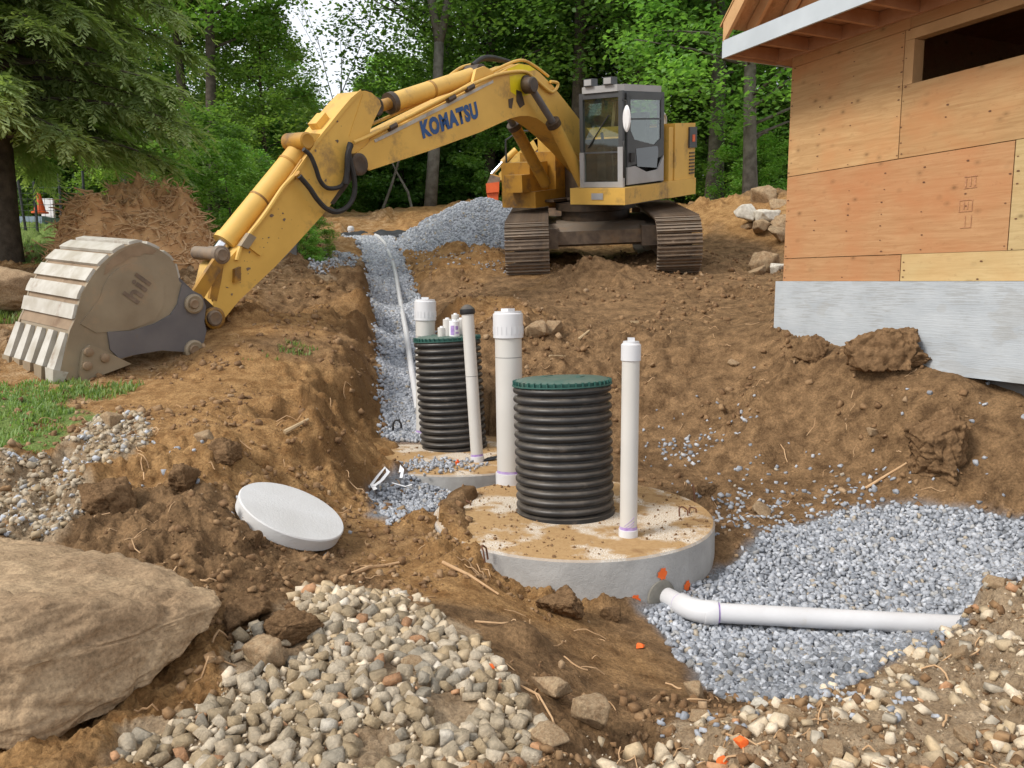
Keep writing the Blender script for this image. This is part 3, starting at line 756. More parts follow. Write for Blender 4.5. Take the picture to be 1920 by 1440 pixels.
for i, (a, b, Y, s, lab, m) in enumerate([
    (205, 800, 5.9, .10, "flat ochre stone standing upright on the gravel near the grass", "rubble_stone"),
    (382, 838, 5.35, .10, "rounded pinkish stone on the bank above the round lid", "rubble_stone"),
    (1305, 1255, 3.42, .07, "square reddish brown stone at the near edge of the blue-grey gravel", "rubble_stone"),
    (1310, 1340, 3.05, .045, "small brown stone in the dark soil below the square reddish stone", "rubble_stone"),
    (1425, 1315, 3.15, .04, "pale stone with a dab of orange paint at the gravel's near edge", "white_stone"),
    (755, 950, 5.75, .065, "reddish brown stone in the small pocket of gravel between the tanks", "rubble_stone"),
    (1005, 612, 9.4, .17, "round brown stone sitting in the bank behind the tall wide pipe", "rubble_stone"),
    (1035, 600, 9.5, .14, "pointed grey-brown stone leaning in the bank behind the wide pipe", "rubble_stone"),
    (1430, 950, 6.0, .08, "brown stone on bare soil beside the gravel bed", "rubble_stone"),
    (1635, 825, 6.6, .06, "reddish oval stone on the slope under the foundation", "rubble_stone"),
    (1375, 690, 8.3, .07, "buried brown stone on the slope between excavator and house", "rubble_stone"),
    (1035, 1310, 3.05, .1, "grey-brown rock wedged in the dark soil at the gravel's edge", "rubble_stone"),
    (1110, 1350, 2.9, .085, "tan broken rock in the hollow before the tank", "rubble_stone"),
    (1030, 1420, 2.62, .07, "low tan rock at the near edge of the gravel", "rubble_stone"),
    (500, 1255, 3.1, .11, "largest flat yellow-tan stone on the crushed stone", "rubble_stone"),
    (1200, 1175, 4.0, .03, "small stone with orange paint on the gravel edge by the pipe", "spray_orange"),
    (1390, 1412, 2.72, .028, "stone sprayed bright orange, the upright one of the two", "spray_orange"),
    (1356, 1422, 2.68, .030, "stone sprayed bright orange lying flat beside the upright one", "spray_orange"),
    (916, 1258, 3.12, .028, "stone with an orange-sprayed face on the tan crushed stone", "spray_orange"),
    (775, 1280, 3.05, .05, "brick-red stone among the tan crushed stone", "rubble_stone"),
    (1370, 1268, 3.35, .03, "tiny reddish stone between the gravel and the dry earth", "rubble_stone"),
    (1690, 1290, 3.35, .05, "pointed pale stone standing in the dry earth by the gravel", "rubble_stone"),
    (1480, 1370, 2.9, .052, "rounded brown stone in the dry earth, the biggest there", "rubble_stone"),
    (1560, 1425, 2.62, .05, "long slanting tan stone at the very front of the dry earth", "rubble_stone"),
    (1815, 1415, 2.75, .06, "flat pale slab in the dry earth at the near corner", "rubble_stone"),
    (1860, 1150, 4.05, .06, "grey-tan stone on the bank where the white pipe ends", "rubble_stone"),
    (1800, 1270, 3.4, .045, "tan stone on the dry bank below the end of the white pipe", "rubble_stone"),
    (1660, 1350, 3.0, .04, "grey flat stone in the middle of the dry earth", "rubble_stone"),
]):
    rock("orange_stone" if m == "spray_orange" else "rock", PY(a, b, Y), s, lab, "stone", m, 3, .06, 2.4, 50 + i, i * 2.1, .35, 1)
# heap of rubble rocks behind the house corner
HEAP = [(1462, 420, 16.6, .34, "rubble_stone", "brown angular rock in the rubble heap against the plywood corner"), (1435, 375, 18, .42, "rubble_stone", "domed tan rock on top of the rubble heap"), (1395, 402, 17, .3, "white_stone", "flat white block on the rubble heap, nearest the excavator"), (1435, 408, 16.8, .33, "white_stone", "square whitish block in the middle of the rubble heap"),
        (1452, 442, 16, .32, "rubble_stone", "grey-brown slab at the foot of the white blocks"), (1430, 425, 16.5, .22, "rubble_stone", "small tan rock under the whitish block"), (1440, 495, 14, .34, "rubble_stone", "long brown rock in the soil below the rubble heap"), (1415, 512, 13.4, .2, "rubble_stone", "squat reddish brown rock at the foot of the soil slope"),
        (1462, 505, 13.6, .18, "white_stone", "white-flecked rock touching the foundation corner"), (1465, 385, 17.4, .3, "rubble_stone", "tan rock behind the plywood corner at the heap's top"), (1405, 425, 17, .16, "rubble_stone", "small pale rock left over under the flat white block")]
for i, (a, b, Y, s, m, lab) in enumerate(HEAP):
    p = PY(a, b, Y)
    rock("rubble_rock", p, s, lab, "rock", m, 3, .05, 2, 80 + i, i, ground=False, sq=(1.1, .9, .75), group="rocks of the rubble heap beside the house")
# the heap of earth these rocks lie on, as part of the rock's bedding
def mound(name, cx, cy, rx, ry, h, mat, n=46, amp=.25, seed=0, pw=1.3, base=None):
    t = np.linspace(0, 1, n); a = np.linspace(0, 2 * math.pi, 2 * n, endpoint=False)
    T, A = np.meshgrid(t, a, indexing='ij')
    wob = 1 + .14 * fbm(np.cos(A) * 1.5 + 7, np.sin(A) * 1.5, seed, 3)
    X = cx + rx * T * np.cos(A) * wob; Y = cy + ry * T * np.sin(A) * wob
    prof = np.clip(1 - T ** pw, 0, 1)
    Z = height(X, Y, False) * (1 if base is None else 0) + (0 if base is None else base) + h * prof - .12 * T
    Z += h * amp * (1 - T ** 3) * fbm(X * 1.9, Y * 1.9, seed + 3, 5, .6)
    V = np.stack([X, Y, Z], -1).reshape(-1, 3)
    idx = np.arange(n * 2 * n).reshape(n, 2 * n); nx = np.roll(idx, -1, 1)
    Fc = np.stack([idx[:-1], idx[1:], nx[1:], nx[:-1]], -1).reshape(-1, 4)
    o0 = np.array([cx, cy, float(height(np.array([cx]), np.array([cy]))[0])])
    return fast_mesh(name, V - o0, Fc, mat, True), o0, (X, Y, Z)

# blue-grey gravel heap beside the trench
gp = PY(880, 455, 18.3)
gm, go, (GX, GY, GZ) = mound("gravel_heap", gp[0] + .35, gp[1] + .6, 2.2, 2.7, .86, MATS["blue_stone_mass"], 40, .05, 4, 1.25)
a = gm.color_attributes.new("tint", 'FLOAT_COLOR', 'POINT')
a.data.foreach_set("color", np.full((len(gm.vertices), 4), .3, np.float32).ravel())
heap = tag(link("gravel_heap", gm, None, go), "tall heap of blue-grey crushed gravel beside the trench and the tracks", "gravel heap")
ii = g.random(11000); aa = g.random(11000) * 2 * math.pi
hx = (np.sqrt(ii) * 39).astype(int).clip(0, 38); hy = (aa / (2 * math.pi) * 80).astype(int) % 80
hp = np.column_stack([GX[hx, hy], GY[hx, hy], GZ[hx, hy]])
nxt = np.column_stack([GX[hx + 1, (hy + 1) % 80], GY[hx + 1, (hy + 1) % 80], GZ[hx + 1, (hy + 1) % 80]])
hp = hp + (nxt - hp) * g.random((len(hp), 1))
mass("gravel_stones", hp - go, .022 + .022 * g.random(len(hp)), FINE, BLUEM[1], g, 1, heap)
# ------------------------------------------------------------------ tanks, risers, pipes
def tank_material():
    gg = NG("tank_concrete")
    geo = gg.n("ShaderNodeNewGeometry"); sp = gg.n("ShaderNodeSeparateXYZ"); gg.l(geo.outputs["Normal"], sp.inputs[0])
    up = gg.ramp(sp.outputs[2], [(.6, 0.0), (.8, 1.0)])
    n = gg.noise(3.2, 6, .6); n2 = gg.noise(26, 6, .7); n3 = gg.noise(130, 3, .6)
    conc = gg.mix(gg.ramp(gg.noise(5, 6, .6), [(.35, 0.0), (.68, 1.0)]), (.43, .42, .40), (.33, .32, .305))
    conc = gg.mix(gg.ramp(n2, [(.72, 0.0), (.76, .7)]), conc, (.16, .15, .14))
    sand = gg.mix(gg.ramp(n2, [(.35, 0.0), (.65, 1.0)]), (.44, .285, .135), (.36, .22, .10))
    sand = gg.mix(gg.ramp(n, [(.58, 0.0), (.68, .65)]), sand, (.23, .125, .055))
    grit = gg.mix(gg.ramp(n3, [(.42, 0.0), (.55, 1.0)]), (.44, .31, .17), (.72, .68, .61))
    sand = gg.mix(gg.ramp(gg.noise(2.3, 5, .6), [(.48, 0.0), (.56, .9)]), sand, grit)
    gg.col(gg.mix(up, conc, sand)); gg.set(.92, 0, .2); gg.bump(gg.math('ADD', n2, gg.math('MULTIPLY', n3, .5)), .45, .012)
    MATS["tank_concrete"] = gg.m
tank_material()
def tank(x, y, r, label):
    t = empty("septic_tank", (x, y, 0), label, "septic tank")
    o = MB(Matrix.Translation((x, y, 0))).lathe([(0, 0), (r * .5, 0), (r - .012, -.001), (r, -.014), (r + .012, -.75), (0, -.75)], 96).build("tank_body", MATS["tank_concrete"], t)
    return t
T1 = tank(*TANKS[0], "round concrete tank with orange paint dots and a white outlet pipe")
T2 = tank(*TANKS[1], "round concrete tank at the trench mouth, mostly buried in soil")
def on_tank(px, py):                    # a point of the front tank's side
    d = ray(px, py); tx, ty, r = TANKS[0]; r += .006
    A = d[0] ** 2 + d[1] ** 2; B = -2 * (d[0] * tx + d[1] * ty); C = tx * tx + ty * ty - r * r
    s = (-B - math.sqrt(max(0, B * B - 4 * A * C))) / (2 * A)
    return Vector((d[0] * s, d[1] * s, CZ + d[2] * s))
for (a, b, rr) in ((1242, 1076, .036), (1190, 1128, .040), (1288, 1098, .032)):
    c = on_tank(a, b); m = MB(); nrm = Vector((c.x - TANKS[0][0], c.y - TANKS[0][1], 0)).normalized()
    tang = Vector((-nrm.y, nrm.x, 0)); ring = []
    for k in range(18):
        q = rr * (1 + .16 * math.sin(k * 2.6) + .1 * math.sin(k * 5.1))
        an = 2 * math.pi * k / 18
        u_ = Vector((c.x, c.y, 0)) + tang * q * math.cos(an) - Vector((TANKS[0][0], TANKS[0][1], 0))
        u_ = u_.normalized() * (TANKS[0][2] + .009)
        ring.append(m.v((TANKS[0][0] + u_.x, TANKS[0][1] + u_.y, c.z + q * math.sin(an))))
    m.face(ring); m.build("paint_dot", MATS["spray_orange"], T1)
c = on_tank(1240, 1118); nrm = Vector((c.x - TANKS[0][0], c.y - TANKS[0][1], 0)).normalized()
MB(Matrix.Translation(c - nrm * .03) @ nrm.to_track_quat('Z', 'Y').to_matrix().to_4x4()).lathe([(.105, 0), (.1, .036), (.075, .044), (.05, .042)], 28).build("pipe_seal", plain("wet_concrete", (.17, .16, .135), (.24, .225, .19), 7, .85, bump=.3), T1)
for (a, b, h_, wd, tilt) in ((1303, 935, .10, .06, .3), (1283, 968, .07, .07, 1.0), (1300, 962, .045, .06, 1.3), (912, 1040, .05, .06, .9), (880, 945, .03, .08, 1.4)):
    p = PZ(a, b, .0); pts = []
    for k in range(9):
        an = math.pi * k / 8
        q = Vector((math.cos(an) * wd * .5, -math.sin(an) * h_ * math.sin(tilt) * .7, math.sin(an) * h_ * math.cos(tilt) + (.02 if 0 < k < 8 else -.04)))
        q.rotate(Matrix.Rotation(a * .37, 3, 'Z')); pts.append(Vector(p) + q)
    MB().tube(pts, .006, 6).build("lifting_loop", MATS["rusty_rebar"], T1)
for k in range(60):                     # earth crumbs left on the tank tops
    pass
def crumbs(tk, n, seed, parent):
    rr = np.random.default_rng(seed); x, y, r = tk
    an = rr.random(n) * 2 * math.pi; ra = r * .97 * np.sqrt(rr.random(n))
    p = np.column_stack([ra * np.cos(an), ra * np.sin(an)])
    k = fbm(p[:, 0] * 2.5 + seed, p[:, 1] * 2.5, seed, 3) + .5 * (ra / r) - .35 > 0
    k |= (p[:, 0] < -.35 * r) & (rr.random(n) < .5)
    p = p[k]; s = .0025 + .011 * rr.random(len(p)) ** 6
    mass("soil_crumbs", np.column_stack([p, s * .3]), s, STONES, CLODM[1], rr, 1, parent)
    m2 = rr.random(n // 2) * 2 * math.pi
crumbs(TANKS[0], 1500, 3, T1); crumbs(TANKS[1], 900, 4, T2)

def lean(base, top):
    v = Vector(top) - Vector(base)
    return Matrix.Translation(Vector(base)) @ v.to_track_quat('Z', 'X').to_matrix().to_4x4(), v.length
def riser(base, top, r, ribs, label):
    M, L = lean(base, top)
    t = empty("tank_riser", base, label, "tank riser")
    prof = [(0, -.02), (r + .012, -.02), (r + .012, .012), (r - .01, .016)]
    H = L - .055; p = (H - .02) / ribs
    for i in range(ribs):
        z0 = .02 + i * p
        for q, a in ((.0, -.028), (.14, -.026), (.22, -.004), (.34, 0.004), (.52, .007), (.70, .004), (.84, -.004), (.92, -.026)): prof.append((r + a, z0 + p * q))
    prof += [(r - .028, H), (0, H)]
    b = MB(M).lathe(prof, 72).build("corrugated_pipe", MATS["black_plastic"], t)
    lid = MB(M).lathe([(0, H - .004), (r - .012, H - .004), (r - .006, H + .012), (r - .004, H + .03), (r - .022, H + .038), (r - .05, H + .047), (r * .45, L), (0, L)], 72).build("lid", MATS["green_plastic"], t)
    rb = MB(M)
    for k in range(44):
        an = 2 * math.pi * k / 44
        rb.box((r - .032, -.004, H + .002), (r + .008, .004, H + .036), Matrix.Rotation(an, 4, 'Z'))
    rb.lathe([(r - .0, H - .002), (r + .011, H - .002), (r + .011, H + .007), (r - .0, H + .007)], 72, caps=False)
    rb.build("lid_ribs", MATS["green_plastic"], lid)
    for an in (.5, 3.3):
        MB(M @ Matrix.Rotation(an, 4, 'Z')).box((r * .35, -.045, L - .006), (r * .35 + .035, .045, L + .004)).build("hand_grip", MATS["green_plastic"], lid)
    return t
riser((.385, 5.62, 0), (.355, 5.66, .965), .345, 14, "black corrugated riser with a bare green lid on the front tank")
R2 = riser((-.585, 7.9, 0), (-.645, 7.92, 1.115), .325, 16, "black corrugated riser with cans on its green lid at the trench mouth")

def pvc(base, top, r, label, cap="screw", mat="pvc_cream", seam=None, ring=True, marks=False):
    M, L = lean(base, top)
    t = empty("cleanout_pipe", base, label, "pipe")
    MB(M).lathe([(r, -.03), (r, L - .02), (r - .006, L - .02), (r - .006, L - .06)], 40, caps=False).build("pipe", MATS[mat], t)
    R_ = r * 1.12
    if ring:
        MB(M).lathe([(R_, -.03), (R_, .045 if r < .08 else .085), (r + .001, .047 if r < .08 else .087)], 40).build("coupling", MATS["pvc_white"], t)
        z0 = .047 if r < .08 else .088
        MB(M).lathe([(r + .0012, z0), (r + .0012, z0 + .02), ], 40, caps=False).build("primer_band", MATS["purple_primer"], t)
    if seam: MB(M).lathe([(r + .0006, seam), (r + .0006, seam + .004)], 40, caps=False).build("seam_line", MATS["cab_grey"], t)
    if cap == "dome":
        MB(M).lathe([(r + .008, L - .035), (r + .014, L - .02), (r + .012, L + .012), (r * .8, L + .038), (r * .4, L + .052), (0, L + .056)], 32).build("dome_cap", MATS["black_plastic"], t)
    else:
        hc = .125 if r < .08 else .215
        cp_ = MB(M).lathe([(r + .0015, L - hc), (R_, L - hc + .004), (R_, L - .022), (R_ - .01, L - .012), (R_ - .012, L - .012), (R_ - .012, L), (0, L)], 48).build("cap", MATS["pvc_white"], t)
        MB(M).box((-r * .36, -r * .36, L - .002), (r * .36, r * .36, L + .022)).build("plug", MATS["pvc_white"], cp_, bevel=.004)
        if r > .08:
            rb = MB(M)
            for k in range(20): rb.box((R_ - .003, -.003, L - hc + .035), (R_ + .003, .003, L - hc + .095), Matrix.Rotation(k * math.pi / 10, 4, 'Z'))
            rb.build("grip_ribs", MATS["pvc_white"], cp_)
    if marks:
        for (z0, sl) in ((.06, .05), (.075, .065), (.05, .04)):
            pts = [M @ Vector(((r + .001) * math.cos(q), (r + .001) * math.sin(q), z0 + sl * (q + 2.2) * .8)) for q in np.linspace(-2.2, -1.0, 8)]
            MB().tube(pts, .0016, 4).build("primer_drip", MATS["purple_primer"], t)
    return t
pvc((.755, 5.03, 0), (.75, 5.03, 1.265), .056, "slim white capped pipe standing clear of the riser on the front tank", marks=True)
pvc((-.012, 6.42, 0), (-.033, 6.44, 1.40), .108, "wide white capped pipe behind the bare-lidded riser", seam=1.03)
pvc((-.318, 7.2, 0), (-.405, 7.28, 1.375), .056, "leaning slim white pipe with a black dome cap", "dome", seam=.78)
pvc((-.90, 8.2, 0), (-.885, 8.2, 1.455), .099, "wide white capped pipe half hidden behind the riser with cans", seam=1.08)
# bits lying on the tank tops
b = MB(); lp = PZ(842, 872, .012)
for k in range(3): pass
rp = [PZ(700, 912, .03), PZ(716, 900, .05), PZ(728, 885, .09), PZ(722, 876, .1), PZ(708, 893, .06), PZ(697, 908, .03), PZ(704, 918, .02)]
b.tube(rp, .016, 4, flat=.15); b.tube([PZ(752, 896, .03), PZ(755, 880, .08), PZ(752, 872, .1), PZ(750, 885, .06)], .012, 4, flat=.15); b.tube([PZ(735, 905, .02), PZ(760, 912, .0), PZ(772, 908, .01)], .010, 4, flat=.15)
tag(b.build("plastic_ribbon", MATS["white_plastic"], at=rp[0]), "crumpled white plastic ribbon lying on the gravel pocket", "ribbon")
p = Vector(PZ(858, 868, .012)); b = MB(Matrix.Translation(p)); b.lathe([(0, -.012), (.02, -.012), (.022, .012), (.010, .016), (.010, .03), (0, .032)], 14)
tag(b.build("red_cap", MATS["red_orange"], at=p), "tiny red cap lying on the buried tank's sandy top", "cap")
mass("loose_gravel", np.array([[*PZ(820 + 40 * g.normal(), 872 + 6 * g.normal(), .01)] for _ in range(240)]), .010 + .012 * g.random(240), STONES, BLUEM[1], g)
p = Vector(PZ(918, 862, .005)); b = MB(Matrix.Translation(p) @ Matrix.Rotation(.5, 4, 'Z'))
q = [b.v((-.11, -.03, 0)), b.v((.02, -.045, .012)), b.v((.12, 0, .035)), b.v((0, .05, .01))]; b.face(q)
q2 = [b.v((-.11, -.03, -.004)), b.v((.02, -.045, .008)), b.v((.12, 0, .031)), b.v((0, .05, .006))]; b.face(q2[::-1])
tag(b.build("label_scrap", MATS["fabric_black"], at=p), "curled black and white scrap beside the foot of the dome-capped pipe", "scrap")
# cans on the far riser's lid
for (a, bb, rr, hh, m, lab) in ((828, 622, .038, .085, "pvc_cream", "smallest cream can on the green lid, at the lid's edge"), (839, 622, .043, .165, "pvc_cream", "tall cream can next to the purple printed can"), (852, 621, .05, .15, "white_plastic", "white glue can with purple print on the green lid"), (865, 612, .045, .16, "pvc_cream", "plain white can partly behind the leaning pipe"), (854, 606, .04, .2, "pvc_cream", "tallest white can at the back of the green lid")):
    dd = ray(a, bb); t = (1.118 - CZ) / dd[2]
    Y = {.038: 7.72, .043: 7.74, .05: 7.7, .045: 7.85, .04: 7.95}[rr]
    p = Vector((dd[0] / dd[1] * Y, Y, 1.108))
    c_ = empty("glue_can", p, lab, "can")
    MB(Matrix.Translation(p)).lathe([(0, 0), (rr, 0), (rr, hh), (rr - .004, hh + .003), (0, hh + .003)], 24).build("can_body", MATS[m], c_)
    MB(Matrix.Translation(p)).lathe([(rr * .45, hh + .002), (rr * .45, hh + .016), (0, hh + .018)], 18).build("can_lid", MATS["white_plastic"], c_)
    if rr == .05:
        for (z0, a0, a1, z1) in ((.02, -2.3, -1.5, .11), (.03, -1.3, -.5, .05), (.07, -1.3, -.7, .105)):
            w_ = MB(Matrix.Translation(p)); A, B = [], []
            for q in np.linspace(a0, a1, 7):
                A.append(w_.v(((rr + .001) * math.cos(q), (rr + .001) * math.sin(q), z0))); B.append(w_.v(((rr + .001) * math.cos(q), (rr + .001) * math.sin(q), z1)))
            for k in range(6): w_.face([A[k], A[k + 1], B[k + 1], B[k]])
            w_.build("printed_patch", MATS["purple_primer"], c_)
# outlet pipe: stub, elbow, straight run under the far bank
c = on_tank(1243, 1120)
P0 = Vector(c) + Vector((-.02, .10, .0)); P1 = Vector(PY(1283, 1136, 4.52)); P2 = Vector(PY(1312, 1146, 4.43)); P3 = Vector(PY(1345, 1149, 4.40)); P4 = Vector(PZ(1855, 1176, -.268))
op = empty("outlet_pipe", P3, "white drain pipe with an elbow lying on the blue-grey gravel", "pipe")
MB().tube([P0, P1], .056, 28).build("stub", MATS["pvc_white"], op)
def bez(a, b, c_, n=10): return [a.lerp(b, t).lerp(b.lerp(c_, t), t) for t in np.linspace(0, 1, n)]
dv0 = (P4 - P3).normalized(); MB().tube(bez(P1 - (P1 - P0).normalized() * .03, P3 - dv0 * .14, P3 - dv0 * .02, 14), .0665, 28).build("elbow", MATS["pvc_white"], op)
dv = (P4 - P3).normalized()
MB().tube([P3 - dv * .075, P3 - dv * .07, P3 - dv * .012, P3], [.066, .069, .069, .067], 28).build("coupling", MATS["pvc_white"], op)
MB().tube([P3 - dv * .002, P3 + dv * .010], .0585, 28).build("primer_band", MATS["purple_primer"], op)
MB().tube([P1 - (P1 - P0).normalized() * .05, P1 - (P1 - P0).normalized() * .033], .058, 28).build("primer_band", MATS["purple_primer"], op)
MB().tube([P3, P3.lerp(P4, .5), P4], .0565, 32).build("straight_pipe", MATS["pvc_white"], op)
# thin pressure pipe along the trench
pts = []
for (a, b, Y) in ((783, 725, 8.6), (772, 680, 9.6), (762, 640, 11.0), (752, 590, 12.6), (743, 545, 14.2), (738, 510, 15.6), (731, 482, 17.3), (722, 460, 18.9), (711, 447, 20.0), (704, 444, 20.4)):
    d = ray(a, b); x = d[0] / d[1] * Y
    pts.append((x, Y, float(height(np.array([x]), np.array([Y]))[0]) + .07))
sp = [Vector(PZ(786, 770, .2))] + [Vector(p) for p in pts]
sp[0].z = float(height(np.array([sp[0].x]), np.array([sp[0].y]))[0]) + .06
sm_ = []
for i in range(len(sp) - 1):
    for t in (0, .25, .5, .75): sm_.append(sp[i].lerp(sp[i + 1], t))
sm_.append(sp[-1])
tp_ = empty("trench_pipe", sp[1], "thin white pipe running up the gravel-filled trench", "pipe")
MB().tube(sm_[4:], .036, 14).build("pipe", MATS["pvc_white"], tp_)
MB().tube(sm_[:5], .030, 14).build("pipe_end", MATS["pvc_cream"], tp_)
# filter fabric at the trench head, with the little capped pipe behind it
fb = MB(); rows = []
for i in range(31):
    t = i / 30
    a_, b_ = 637 + (800 - 637) * t, 440 - 5 * t
    top = Vector(PY(a_, b_ - 2 - 3 * math.sin(t * 9) ** 2, 21.4)); bot = Vector(PY(a_ + 6, b_ + 9 * (1 - t) ** .6 + 2 * math.sin(t * 23), 20.6))
    rows.append([fb.v(top), fb.v(top.lerp(bot, .35) + Vector((0, 0, .06 + .03 * math.sin(t * 31)))), fb.v(top.lerp(bot, .7) + Vector((0, 0, .04))), fb.v(bot)])
for A, B in zip(rows, rows[1:]):
    for k in range(3): fb.face([A[k], A[k + 1], B[k + 1], B[k]], True)
fo = fb.build("filter_fabric", MATS["fabric_black"], at=PY(700, 440, 21))
md = fo.modifiers.new("thickness", 'SOLIDIFY'); md.thickness = .02
tag(fo, "black filter fabric draped across the head of the trench", "fabric")
p = Vector(PY(658, 437, 21.6))
vp = empty("vent_pipe", p, "short white capped pipe poking up behind the black fabric", "pipe")
MB(Matrix.Translation(p)).lathe([(.075, -.15), (.075, .09)], 16).build("pipe", MATS["pvc_white"], vp)
MB(Matrix.Translation(p)).lathe([(.092, .06), (.092, .14), (.06, .18), (0, .19)], 16).build("cap", MATS["pvc_white"], vp)
# the concrete lid leaning on the bank
cl = Vector(PY(549, 956, 4.66))
nrm = Vector((.43, -.06, .90)).normalized()
Ml = Matrix.Translation(cl) @ nrm.to_track_quat('Z', 'Y').to_matrix().to_4x4()
lid_ = MB(Ml).lathe([(0, -.085), (.312, -.085), (.320, -.077), (.327, -.007), (.321, 0), (.20, .001), (0, .0)], 64)
tag(lid_.build("concrete_lid", MATS["concrete_lid"], at=cl), "round white concrete lid leaning on the earth bank", "concrete lid")
# black wire loop by the trench mouth
pts = [PY(737, 806, 8.2), PY(737, 795, 8.2), PY(741, 788, 8.2), PY(748, 788, 8.2), PY(752, 795, 8.2), PY(752, 803, 8.2)]
tag(MB().tube(pts, .012, 6).build("wire_loop", MATS["rubber"], at=pts[0]), "small black wire loop sticking out of the gravel at the trench mouth", "wire")
# stakes, sticks and roots on the ground
p = Vector(PY(1190, 612, 10.1))
b = MB(Matrix.Translation(p)); b.box((-.05, -.02, -.2), (.05, .02, .07)); tag(b.build("wooden_stake", MATS["pale_wood"], at=p, bevel=.005), "pale wooden stake standing in the slope below the excavator", "stake")
def stick(name, pts, r, mat, label, cat):
    P = [Vector((*PY(a, b_, Y)[:2], 0)) for a, b_, Y in pts]
    out = []
    for i, q in enumerate(P):
        z = float(height(np.array([q.x]), np.array([q.y]))[0]) + r * .8 + (pts[i][3] if len(pts[i]) > 3 else 0) if False else float(height(np.array([q.x]), np.array([q.y]))[0]) + r * .8
        out.append((q.x, q.y, z))
    n = len(out)
    o = MB().tube(out, [r * (1 - .5 * i / max(1, n - 1)) for i in range(n)], 7).build(name, MATS[mat], at=out[0])
    return tag(o, label, cat)
stick("branch", [(640, 1102, 4.1), (690, 1080, 4.35), (722, 1062, 4.45), (748, 1052, 4.5)], .014, "root_wood", "forked brown branch lying in front of the tank on bare soil", "branch")
stick("stick", [(535, 850, 5.9), (580, 832, 6.05)], .02, "pale_wood", "short pale stick below the cut bank of the trench", "stick")
stick("branch", [(1622, 925, 6.2), (1660, 914, 6.25), (1700, 912, 6.2), (1730, 920, 6.1)], .012, "root_wood", "thin curved branch on the soil above the gravel bed", "branch")
stick("branch", [(830, 1062, 4.4), (880, 1075, 4.3), (935, 1098, 4.2)], .011, "root_wood", "thin root lying against the front of the tank", "root")
stick("stick", [(1085, 640, 9.4), (1105, 630, 9.5)], .02, "pale_wood", "short pale stick on the bank behind the wide pipe", "stick")
stick("stick", [(1030, 680, 8.9), (1060, 672, 9)], .016, "pale_wood", "short splintered stick on the bank below the other stick", "stick")
stick("branch", [(890, 1185, 3.6), (940, 1188, 3.6), (985, 1186, 3.65)], .006, "root_wood", "hair-thin root on the edge of the tan crushed stone", "root")
stick("branch", [(965, 1300, 3.05), (1010, 1308, 3.0), (1035, 1350, 2.85), (1040, 1375, 2.78)], .006, "root_wood", "bent thin root hanging into the hollow of dark soil", "root")
rm = MB(); rr_ = random.Random(4)
for i in range(330):
    Y = 2.6 + 8 * rr_.random() ** 1.5; X = rr_.uniform(-.6, .62) * Y
    if poly_sd(np.array([X]), np.array([Y]), BLUE_BED)[0] < .1 or trench_d(np.array([X]), np.array([Y]))[0] < .05 or math.hypot(X - .43, Y - 5.55) < 1.05 or poly_sd(np.array([X]), np.array([Y]), TAN_FRONT)[0] < 0: continue
    L = rr_.uniform(.05, .24); an = rr_.uniform(0, 6.28); pts = []
    n = 6; xs, ys_ = [], []
    for k in range(n):
        xs.append(X); ys_.append(Y); X += math.cos(an) * L / n; Y += math.sin(an) * L / n; an += rr_.uniform(-.6, .6)
    zs = height(np.array(xs), np.array(ys_))
    lift = [0, .012, .022, .018, .008, 0] if rr_.random() < .5 else [0] * 6
    rm.tube([(a_, b_, float(c_) + .003 + l_) for a_, b_, c_, l_ in zip(xs, ys_, zs, lift)], [rr_.uniform(.0018, .0045)] * n, 5)
tag(rm.build("fine_roots", MATS["root_wood"]), kind="stuff")
# grey block behind the arm
p = Vector(PY(530, 512, 13.6)); p.z = float(height(np.array([p.x]), np.array([p.y]))[0]) - .05
bk = empty("grey_box", p, "weathered grey box standing on the ground behind the excavator arm", "box")
MB(Matrix.Translation(p) @ Matrix.Rotation(.15, 4, 'Z')).box((-.28, -.2, 0), (.26, .2, .52)).build("box_body", MATS["grey_block"], bk, bevel=.012)
MB(Matrix.Translation(p) @ Matrix.Rotation(.15, 4, 'Z')).box((.03, -.212, .26), (.10, -.202, .38)).build("white_tag", MATS["white_plastic"], bk)
# ------------------------------------------------------------------ excavator
def glass_material(name, tint, amt, rough=.03):
    gg = NG(name); t = gg.t
    tr = gg.n("ShaderNodeBsdfTransparent"); tr.inputs[0].default_value = (*tint, 1)
    gl = gg.n("ShaderNodeBsdfGlossy"); gl.inputs["Roughness"].default_value = rough
    di = gg.n("ShaderNodeBsdfDiffuse"); di.inputs[0].default_value = (.16, .17, .16, 1)
    lw = gg.n("ShaderNodeLayerWeight"); lw.inputs[0].default_value = .5; fo_ = gg.math("ADD", .07, gg.math("MULTIPLY", gg.math("POWER", lw.outputs["Facing"], 3.0), .6))
    m1 = gg.n("ShaderNodeMixShader"); m2 = gg.n("ShaderNodeMixShader"); m1.inputs[0].default_value = amt
    gg.l(tr.outputs[0], m1.inputs[1]); gg.l(di.outputs[0], m1.inputs[2])
    gg.l(fo_, m2.inputs[0]); gg.l(m1.outputs[0], m2.inputs[1]); gg.l(gl.outputs[0], m2.inputs[2])
    gg.l(m2.outputs[0], gg.out.inputs[0])
    MATS[name] = gg.m
glass_material("cab_glass", (.80, .87, .82), .05)
glass_material("dark_glass", (.2, .24, .24), .08)

